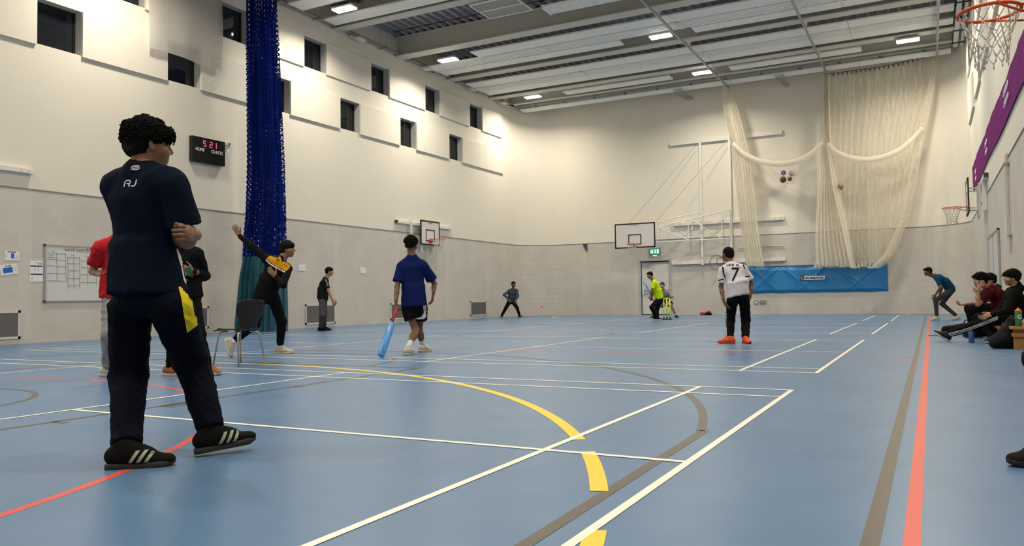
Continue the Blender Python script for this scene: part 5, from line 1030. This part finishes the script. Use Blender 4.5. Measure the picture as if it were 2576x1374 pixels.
# 5. boy in black -------------------------------------------------
DGT = cloth('dark_grey_joggers', (.06, .06, .062)); BLK2 = cloth('faded_black', (.014, .013, .013))
o = person('boy in black t-shirt and dark grey joggers standing sideways by the left wall', 20.85, .97,
    dict(pel=(812, 753, 0), nek=(819, 700, 0), mid=(812, 726, 0), head=(829, 684, 0), shR=(816, 708, -.16), shL=(820, 707, .16), elR=(827, 733, '-'), elL=(826, 735, '+'), wrR=(836, 756, -.17), wrL=(838, 755, .17), hipR=(811, 757, -.09), hipL=(814, 757, .09), knR=(811, 792, '-'), knL=(816, 790, '-'), anR=(807, 824, -.08), anL=(815, 823, .1)), (1, .05), S4,
    dict(m=BLK2, i=.012, hem=.02, sleeve=.72), dict(m=DGT, i=.014, wide=.006, len=.97), dict(m=BLK, sole=BSOLE), dict(t=.012, fringe=True), hc=.013, hb=.014, hh=.007, hhead=.009, seed=6, feet=dict(R=dict(d=(1, 0, -.15)), L=dict(d=(1, 0, .2))))
decal('shoulder_stripes', [o['shirt']], mat('stripe_grey', (.3, .3, .3), .6), o['t'], grids=[([(817, 703), (821, 710), (823, 720)], [(818, 702.5), (822.2, 710), (824.2, 720)], 1, 8), ([(820, 703), (823.6, 711), (825, 720)], [(821, 703), (824.8, 711), (826, 720)], 1, 8)])
# 6. man carrying a bat -------------------------------------------------
BLU = cloth('royal_blue_shirt', (.006, .013, .085), .8)
o = person('man in blue t-shirt and black shorts walking away, bat dangling from his left hand', 11.5, .99,
    dict(pel=(1042, 768, 0), nek=(1036, 645, 0), head=(1035, 617, .02), shL=(1009, 672, .0), shR=(1066, 670, -.02), elL=(999, 722, '+'), elR=(1093, 714, '+'), wrL=(996, 760, -.24), wrR=(1090, 739, .05), hipL=(1027, 774, 0), hipR=(1058, 772, 0), knL=(1046, 832, '+'), knR=(1054, 830, '+'), anL=(1026, 878, -.35), anR=(1064, 872, .28)), (.25, 1), S2,
    dict(m=BLU, i=.022, hem=.03, flare=.024, sleeve=.75, sflare=.012), dict(m=BLK, i=.02, short=.52, wide=.012), dict(m=mat('trainer_white', (.52, .49, .44), .6, noise=.15, nscale=15), sole=WSOLE), dict(t=.016, lump=.011, freq=75, nape=.02, tufts=500, fwd=0), dict(L=dict(d=(.12, -1, 0), n=(.8, 0, .5), t=(0, -.2, 1), curl=55, h=.0045), R=dict(d=(-.15, -1, .05), n=(-.9, 0, .2), t=(-.3, 0, 1), curl=22, h=.0045)), socks=(WMK, .15), seed=7, fold=.006, hhead=.006, hh=.0055, feet=dict(L=dict(d=(.45, 0, .9)), R=dict(d=(.5, 0, .85))))
decal('side_stripes', [o['trousers']], WMK, o['t'], grids=[([(1064.5+k_, 762), (1066+k_, 785)], [(1066+k_, 762), (1067.5+k_, 785)], 1, 6) for k_ in (0, 2.8, 5.4)]+[([(1042, 802), (1060, 797), (1070, 780)], [(1052, 804), (1066, 803), (1072.5, 797)], 3, 10)], off=.006)
def bat(p0, p1, p2, lab, m1, m2, parent_lab=None, face=None):
    """grip top, shoulder, toe"""
    p0, p1, p2 = map(np.asarray, (p0, p1, p2)); ax = unit(p2-p0); t = empty('cricket_bat', p2, lab, 'cricket bat'); f = unit(face-ax*(face@ax)); sd = np.cross(ax, f); L = np.linalg.norm(p2-p0); g0 = p0+ax*.29
    m = MB(); m.tube([p0, p0+ax*.29], .0165, 12); [m.ring(p0+ax*z, .0168, .0022, 14, 5, f, sd) for z in np.arange(.02, .28, .02)]; m.build('grip', m2, t, True)
    vs = []; N_ = 14
    for a, hw, th in ((.27, .018, .018), (.30, .028, .024), (.34, .048, .026), (.38, .053, .03), (L-.2, .054, .05), (L-.08, .054, .04), (L-.02, .050, .028), (L, .036, .018)):
        for i in range(N_): q = 2*math.pi*i/N_; c_, s_ = math.cos(q), math.sin(q); vs.append(p0+ax*a+sd*hw*np.sign(c_)*abs(c_)**.5+f*(th*(-s_) if s_ < 0 else -.010*s_))
    fs = [(j*N_+i, j*N_+(i+1) % N_, (j+1)*N_+(i+1) % N_, (j+1)*N_+i) for j in range(7) for i in range(N_)]+[tuple(range(N_-1, -1, -1)), tuple(range(7*N_, 8*N_))]
    b = mesh_obj('blade', vs, fs, m1, t, True); return t, b
MBAT = mat('bat_blue_plastic', (.05, .26, .62), .3, spec=.6); MGR = mat('grip_red', (.45, .02, .03), .5)
tip = onp(957, 897, 2, .02); sh_ = PJ(988, 808, 11.08); top = PJ(1001, 768, 11.2); ax = unit(top-tip); t_, b_ = bat(tip+ax*.86, sh_, tip, 'bright blue plastic cricket bat with red grip, toe resting on the floor', MBAT, MGR, face=-FW+RT*.5)
decal('chevron_marks', [b_], WMK, t_, polys=[stroke_px([(976, 812), (971, 830), (967, 843)], [2.4, 2, .8]), stroke_px([(984, 811), (977, 828), (967, 843)], [2.4, 2, .8]), stroke_px([(981, 811), (975, 822)], 1.5)], off=.003)
decal('cut_outline', [b_], MINK, t_, polys=[stroke_px([(968, 868), (963, 872), (961, 880), (963, 885), (965, 880)], .9)], off=.003); decal('collar_band', [b_], WMK, t_, polys=[stroke_px([(983, 804.5), (989, 806.5)], 1.6)], off=.003)
# 7. far fielder in grey-blue sweatshirt -------------------------------------------------
person('far man in grey-blue sweatshirt and black trousers crouching wide by the far left corner', 32.4, 1.0,
    dict(pel=(1286, 758, 0), nek=(1291, 727, -.15), head=(1292, 716, -.2), shR=(1280, 733, -.12), shL=(1300, 732, -.1), elR=(1268, 742, '-'), elL=(1303, 744, '-'), wrR=(1279, 753, -.35), wrL=(1298, 754, -.35), hipR=(1281, 760, 0), hipL=(1291, 760, 0), knR=(1272, 776, '-'), knL=(1301, 775, '-'), anR=(1262, 797, 0), anL=(1307, 796, 0)), (.5, -1), S2,
    dict(m=cloth('slate_sweatshirt', (.045, .065, .085)), i=.02, hem=.04, long=True, name='sweatshirt'), dict(m=BLK, i=.01, len=.93), dict(m=mat('trainer_navy', (.03, .05, .09), .6), sole=WSOLE, h=.012), dict(t=.01, lump=.002), dict(R=dict(d=(.6, -.8, -.2), n=(0, 0, 1), curl=25), L=dict(d=(-.3, -.9, -.2), n=(0, 0, 1), curl=25)), hb=.016, hc=.016, hh=.008, hhead=.01, seed=8, beard=True, feet=dict(R=dict(d=(-.3, 0, -1)), L=dict(d=(.8, 0, -.6))))
# 8. batsman -------------------------------------------------
NEON = cloth('neon_yellow_shirt', (.44, .62, .008), .7)
o = person('batsman in neon yellow t-shirt holding a bat, standing before the far door', 26.2, .98,
    dict(pel=(1658, 752, 0), nek=(1644, 706, 0), head=(1635, 693, 0), mid=(1655, 730, 0), shL=(1646, 713, -.15), shR=(1650, 712, .15), elL=(1640, 731, '-'), elR=(1645, 732, '+'), wrL=(1637, 745, -.05), wrR=(1640, 748, 0.0), hipL=(1655, 756, -.09), hipR=(1662, 756, .09), knL=(1639, 773, '-'), knR=(1652, 777, '+'), anL=(1650, 800, -.05), anR=(1654, 799, .12)), (-.8, -.65), S1,
    dict(m=NEON, i=.016, hem=.01, sleeve=.75), dict(m=BLK, i=.012, len=.93), dict(m=BLK, sole=mat('sole_white', (.6, .6, .6), .5)), dict(t=.012, lump=.003, fringe=True), dict(L=dict(d=(-.2, -.7, 0), n=(.5, 0, 1), curl=60), R=dict(d=(-.2, -.7, 0), n=(.3, 0, -1), curl=60)), hb=.014, hc=.014, hh=.0075, hhead=.009, seed=9, feet=dict(L=dict(d=(1, 0, -.1)), R=dict(d=(-.3, 0, -1))))
a, b = PJ(1641, 751, 26.15), PJ(1618, 708, 26.3); u_ = unit(a-b); bat(b+u_*.86, a, b, 'light blue cricket bat raised by the batsman in neon yellow', mat('bat_pale_blue', (.16, .38, .62), .3), MGR, face=RT-FW*.45)
# 9. keeper -------------------------------------------------
person('wicketkeeper in grey t-shirt and black shorts crouching behind the yellow stumps', 27.9, .97,
    dict(pel=(1675, 760, .12), nek=(1671, 731, -.12), head=(1666, 719, -.2), shR=(1661, 738, -.1), shL=(1684, 738, -.1), elR=(1655, 755, '-'), elL=(1692, 752, '-'), wrR=(1671, 764, -.35), wrL=(1681, 762, -.35), hipR=(1669, 762, .1), hipL=(1682, 762, .1), knR=(1660, 770, '-'), knL=(1688, 768, '-'), anR=(1645, 795, .05), anL=(1701, 795, 0)), (-.35, -1), S3,
    dict(m=cloth('grey_marl_shirt', (.22, .22, .22), .8), i=.018, hem=.04, sleeve=.85), dict(m=BLK, i=.02, short=.6, wide=.012), dict(m=BLK2, sole=WSOLE), dict(t=.01, mat=MBROWN), dict(R=dict(d=(.4, -.7, -.4), n=(.6, 0, -.5), curl=20), L=dict(d=(-.3, -.8, -.4), n=(-.6, 0, -.5), curl=20)), hb=.013, hc=.015, hh=.0075, hhead=.009, seed=10, socks=(WMK, .10), feet=dict(R=dict(d=(-.9, 0, -.5)), L=dict(d=(.2, 0, -1))))
# 10. man in white shirt with 7 -------------------------------------------------
WSH = cloth('white_football_shirt', (.62, .60, .63), .7); o = person('man in white shirt with black number 7 and orange shoes, seen from behind', 12.7, .97,
    dict(pel=(1857, 745, 0), nek=(1838, 664, .10), mid=(1856, 712, -.02), head=(1831, 641, .16), shL=(1818, 682, .06), shR=(1870, 678, .02), elL=(1814, 722, '+'), elR=(1889, 712, '+'), wrL=(1820, 755, -.03), wrR=(1887, 748, 0), hipL=(1842, 756, 0), hipR=(1872, 755, 0), knL=(1837, 806, '+'), knR=(1876, 804, '+'), anL=(1836, 852, 0), anR=(1875, 852, 0)), (-.5, 1), S2,
    dict(m=[WSH, BLK], i=.022, hem=.02, flare=.012, sleeve=.74, sflare=.012, name='football_shirt'), dict(m=BLK, i=.012, wide=.01, len=.985), dict(m=mat('shoe_orange', (.60, .09, .02), .6, noise=.2, nscale=30), sole=mat('sole_red', (.35, .05, .02), .6)), dict(t=.008, lump=.002, nape=.0), dict(L=dict(d=(.45, -1, -.1), n=(.8, .3, .3), t=(0, 0, 1), curl=20), R=dict(d=(-.3, -1, 0), n=(-.9, 0, .3), t=(0, 0, 1), curl=20)), seed=12, fold=.008, hhead=.007, belly=.012, feet=dict(L=dict(d=(-.85, 0, .25)), R=dict(d=(.1, 0, -1))))
t = o['t']; decal('number', [o['shirt']], BLK, t, polys=[txt_px('7', (1838.5, 708), (1, -.0), (.06, -1), 20, 35)], off=.006); 
nm = []; cx = [1826.5, 1833, 1836.5, 1842.5, 1850, 1854.5, 1861]; ws = [6, 2.6, 5, 3, 3.6, 5.5, 1.5]
for ch, x_, w_ in zip('VINIJR.', cx, ws): nm.append(txt_px(ch, (x_, 670+abs(x_-1845)**2*.004), (1, .03 if x_ > 1845 else -.03), (0, -1), w_, 6.5 if ch != '.' else 1.4))
decal('name_lettering', [o['shirt']], BLK, t, polys=nm)

for a_, b_2, n_ in (([(1815.5, 668), (1818, 685), (1824, 702)], [(1819.5, 668), (1821.5, 685), (1825.5, 702)], 'shoulder_piping'), ([(1868, 666), (1872, 676)], [(1871, 666), (1875.5, 676)], 'shoulder_piping'), ([(1806, 704.5), (1821, 701)], [(1806, 707), (1821, 704)], 'cuff_band'), ([(1874, 695.5), (1887, 693)], [(1875, 698), (1887.5, 695.5)], 'cuff_band')): decal(n_, [o['shirt']], BLK, t, grids=[(a_, b_2, 2, 10)])
decal('side_stripes', [o['trousers']], WMK, t, grids=[([(1824.5+k_, 775), (1823.5+k_, 815), (1825+k_, 845)], [(1825.8+k_, 775), (1824.8+k_, 815), (1826.4+k_, 845)], 1, 12) for k_ in (0, 2.3)], off=.006)
# 11. slip fielder -------------------------------------------------
o = person('man in teal blue t-shirt and grey joggers bending forward, hand on knee', 21.9, .98,
    dict(pel=(2391, 729, 0), nek=(2350, 694, 0), mid=(2376, 708, 0), head=(2334, 684, 0), shL=(2358, 702, -.15), shR=(2360, 704, .15), elL=(2367, 722, '-'), elR=(2368, 726, '+'), wrL=(2354, 741, -.13), wrR=(2362, 745, .12), hipL=(2389, 733, -.08), hipR=(2392, 733, .08), knL=(2354, 756, '-'), knR=(2369, 764, '+'), anL=(2357, 796, -.02), anR=(2409, 794, .1)), (-1, .02), S2,
    dict(m=cloth('teal_blue_shirt', (.006, .05, .10)), i=.01, hem=.03, sleeve=.72, flare=0.), dict(m=cloth('charcoal_joggers', (.05, .055, .06)), i=.006, len=.92), dict(m=mat('trainer_offwhite', (.55, .50, .40), .6, noise=.2, nscale=20), sole=WSOLE), dict(t=.012, fringe=True, lump=.003), dict(L=dict(d=(-.5, -.9, 0), n=(-.3, -.2, .9), curl=30)), hb=.013, hc=.013, hh=.007, hhead=.008, seed=13, feet=dict(L=dict(d=(-.95, 0, -.1)), R=dict(d=(-.9, 0, -.25), u=(.25, 1, 0), air=0)))
# 12-14 seated -------------------------------------------------
MAR = cloth('maroon_shirt', (.045, .004, .006), .75)
person('seated man in maroon t-shirt leaning on his knees with a hand against his head', 13.3, .98,
    dict(pel=(2515, 783, 0), nek=(2490, 722, 0), mid=(2514, 752, 0), head=(2466, 706, 0), shL=(2490, 738, -.16), shR=(2482, 735, .17), elL=(2460, 767, '-'), elR=(2452, 765, '+'), wrL=(2461, 727, -.17), wrR=(2425, 766, .05), hipL=(2508, 790, -.09), hipR=(2508, 788, .09), knL=(2446, 778, '-'), knR=(2438, 776, '-'), anL=(2458, 842, -.05), anR=(2452, 838, .12)), (-1, .1), S4,
    dict(m=MAR, i=.016, hem=.06, sleeve=.68), dict(m=BLK, i=.016, len=.93), dict(m=BLK, sole=BSOLE), dict(t=.022, lump=.008, fringe=True, tufts=300), dict(L=dict(d=(.75, .85, 0), n=(.2, .1, 1), t=(-1, .3, 0), curl=12, spread=.15), R=dict(d=(-1, 0, -.1), n=(0, 1, -.3), curl=45)), seed=14, fold=.006, hc=.011, feet=dict(L=dict(d=(-1, 0, 0)), R=dict(d=(-1, 0, 0))))
person('seated man mostly hidden behind the man in maroon, hand raised to his chin', 14.3, .98,
    dict(pel=(2520, 772, 0), nek=(2505, 720, 0), head=(2489, 706, 0), shL=(2500, 736, -.16), shR=(2492, 732, .17), elL=(2478, 760, '-'), elR=(2464, 758, '+'), wrL=(2466, 738, -.15), wrR=(2458, 737, .02), hipL=(2512, 780, -.09), hipR=(2512, 778, .09), knL=(2462, 772, '-'), knR=(2456, 770, '-'), anL=(2466, 828, -.05), anR=(2462, 826, .12)), (-1, .1), S3,
    dict(m=cloth('dark_jumper', (.02, .018, .018)), i=.016, hem=.05, sleeve=.7), dict(m=BLK, i=.014, len=.93), dict(m=BLK, sole=BSOLE), dict(t=.02, lump=.006), dict(L=dict(d=(-.3, .5, -.2), n=(.8, 0, .3), curl=40), R=dict(d=(-.3, .6, 0), n=(.8, 0, .2), curl=45)), seed=15, feet=dict(L=dict(d=(-1, 0, 0)), R=dict(d=(-1, 0, 0))))
o = person('seated man in black hoodie and black tracksuit trousers with white stripes, legs stretched out', 11.7, .98,
    dict(pel=(2552, 790, 0), nek=(2556, 724, 0), head=(2545, 700, 0), shL=(2551, 742, -.17), shR=(2542, 738, .18), elL=(2535, 782, '-'), elR=(2520, 778, '+'), wrL=(2497, 791, .0), wrR=(2486, 795, .17), hipL=(2545, 799, -.09), hipR=(2540, 797, .09), knL=(2472, 812, '-'), knR=(2462, 800, '+'), anL=(2382, 842, .75), anR=(2498, 846, .15)), (-1, .25), S4,
    dict(m=BLK, i=.024, hem=.06, long=True, name='hoodie', hood=True), dict(m=BLK, i=.012, wide=.006, len=.955), dict(m=mat('shoe_black_mesh', (.012, .012, .013), .7), sole=mat('sole_pale_grey', (.5, .47, .46), .6)), dict(t=.016, lump=.009, fringe=True, nape=.015, freq=70, tufts=300), dict(L=dict(d=(-.95, -.25, .2), n=(0, -.5, .9), curl=35), R=dict(d=(-.8, -.5, 0), n=(0, 1, -.4), curl=45)), seed=16, fold=.006, beard=True, feet=dict(L=dict(d=(-.78, .55, .3), u=(.6, 1, -.2), air=1), R=dict(d=(-.85, 0, -.5))))
decal('side_stripes', [o['trousers']], WMK, o['t'], grids=[([(2386+3*0, 838.5+k_), (2420, 830+k_), (2450, 820+k_*.9), (2510, 795.5+k_)], [(2386, 840.3+k_), (2420, 831.8+k_), (2450, 821.6+k_*.9), (2510, 797.3+k_)], 1, 40) for k_ in (0, 3.4, 6.8)], off=.006)
for sd, pts in (('L', [(2356, 836.5), (2360, 841), (2371, 843)]), ('R', [(2469, 846), (2474, 849), (2482, 843.5)])): decal('tick_mark', [o['shoe'][sd][2]], WMK, o['shoe'][sd][0], polys=[stroke_px(pts, [1, 2.4, .8])], off=.004)
# 15. person just outside the right edge, one shoe in view
person('person seated beyond the right edge, only a black shoe and white sock showing', 3.75, .98,
    dict(pel=(3010, 975, -.1), nek=(3010, 720, -.1), head=(2990, 640, -.1), shL=(2990, 780, -.27), shR=(2970, 770, .1), elL=(2920, 900, '-'), elR=(2900, 890, '+'), wrL=(2830, 960, -.2), wrR=(2820, 950, .0), hipL=(2980, 990, -.18), hipR=(2975, 985, .02), knL=(2765, 985, '-'), knR=(2755, 975, '-'), anL=(2740, 1180, -.30), anR=(2647, 1150, -.29)), (-1, .1), S2,
    dict(m=BLK, i=.016), dict(m=BLK, i=.012, len=.8), dict(m=BLK2, sole=BSOLE), dict(t=.014), socks=(WMK, .12), seed=17, feet=dict(L=dict(d=(-1, 0, 0)), R=dict(d=(-1, 0, 0))))
# ------------------------------------------------------------------ bags
MBAG = mat('black_bag_fabric', (.0055, .006, .007), .75, noise=.2, nscale=12, bump=.25, bscale=30, spec=.12)
def bag(lab, prims, nm='backpack', fold=.012, seed=1, h=.011, strap=None, c=None, m=MBAG, extra=None):
    lo_ = min(p['a'][2]-p['ra'] if p['t'] == 'cap' else p['c'][2] for p in prims); c = c if c is not None else prims[0]['a']; t = empty(nm, (c[0], c[1], 0), lab, 'bag')
    fl_ = [cut(V(c[0], c[1], .004), V(0, 0, -1), 2.)]; sdf_obj('bag_body', prims+fl_, h, m, t, (fold, waves(seed, 20)))
    if nm == 'backpack' and prims[0]['a'][1] > 4:
        q0 = prims[1]['b']; zz = MB(); zz.tube([q0+V(-.09, -.12, .0), q0+V(-.12, -.13, -.12), q0+V(-.1, -.15, -.24)], .006, 5); zz.build('zip', mat('zip_grey', (.08, .08, .08), .4), t)
    if strap: k = MB(); [k.tube(s_, .012, 6) for s_ in strap]; k.each('strap', mat('strap_black', (.015, .015, .016), .5), t)
    return t
def F(px, py): return onp(px, py, 2, 0.)
b = F(2528, 878); dn = V(*FW); dn[2] = 0; dn = unit(dn); rr_ = V(-dn[1], dn[0], 0)*-1
bag('black backpack slumped on the floor against the bench end beside the hooded man', [cap(b+rr_*-.10+V(0, .1, .09), b+rr_*.10+V(0, .1, .10), .10, .12, .05), cap(b+V(0, .12, .13), b+rr_*.14+V(0, .15, .38), .13, .08, .06), cap(b+rr_*.1+V(0, .15, .12), b+rr_*.20+V(0, .15, .30), .08, .07, .05), cap(b-rr_*.14+V(0, .05, .02), b+rr_*.18+V(0, .05, .02), .02, .02, .02)], seed=21,
    strap=[[b+rr_*.17+V(0, 0, .30), b+rr_*.2+V(0, -.05, .15), b+rr_*.17+V(0, -.06, .03)], [b+rr_*.12+V(0, .02, .40), b+rr_*.2+V(0, .0, .44), b+rr_*.23+V(0, .05, .36)]])
b = F(2405, 842); bag('black holdall lying on the floor behind the stretched-out leg', [cap(b-rr_*.18+V(0, .1, .08), b+rr_*.25+V(0, .1, .09), .09, .10, .05), cap(b+rr_*.05+V(0, .1, .1), b+rr_*.22+V(0, .1, .13), .08, .09, .05)], 'holdall', seed=22, strap=[[b+rr_*.13+V(0, .0, .17), b+rr_*.18+V(0, .0, .27), b+rr_*.23+V(0, .0, .26), b+rr_*.24+V(0, .02, .16)]])
b = F(2440, 850)+V(.2, .55, 0); bag('black bag on the floor under the legs of the seated men', [cap(b-rr_*.15+V(0, 0, .1), b+rr_*.25+V(0, 0, .1), .11, .12, .05), cap(b+V(0, 0, .12), b+rr_*.1+V(0, 0, .22), .1, .07, .05)], 'kit_bag', seed=23)
b = V(1.93, 2.35, 0); bag('rounded black bag on the floor cut by the right edge of the picture', [cap(b+V(-.0, 0, .12), b+V(.08, .1, .2), .125, .13, .05), cap(b+V(.02, 0, .05), b+V(.12, 0, .05), .06, .06, .05)], 'backpack', seed=24)
p = onp(1776, 792, 1, 25.2); p[2] = 0
t = empty('kit_bundle', p, 'small red bag with black top lying by the foot of the far wall', 'bag'); sdf_obj('red_part', [cap(p+V(-.2, 0, .06), p+V(.0, 0, .05), .06, .06, .03), cap(p+V(0, 0, .08), p+V(.15, 0, .14), .06, .05, .03), cut(p+V(0, 0, .004), V(0, 0, -1), 1)], .012, mat('bag_red', (.38, .02, .03), .6), t, (.008, waves(3, 30)))
sdf_obj('black_part', [cap(p+V(.02, -.06, .05), p+V(.22, -.06, .05), .05, .05, .03), cap(p+V(.05, -.02, .10), p+V(.16, -.02, .12), .03, .03, .03), cut(p+V(0, -.06, .004), V(0, 0, -1), 1)], .012, MBAG, t)
a = F(2335, 846); tag(MB().tube([a+V(0, 0, .012), a+V(.12, .02, .012), a+V(.16, .05, .012)], .006, 6).build('loose_strap', MDARK), 'thin dark strap lying across the red floor line', 'strap')
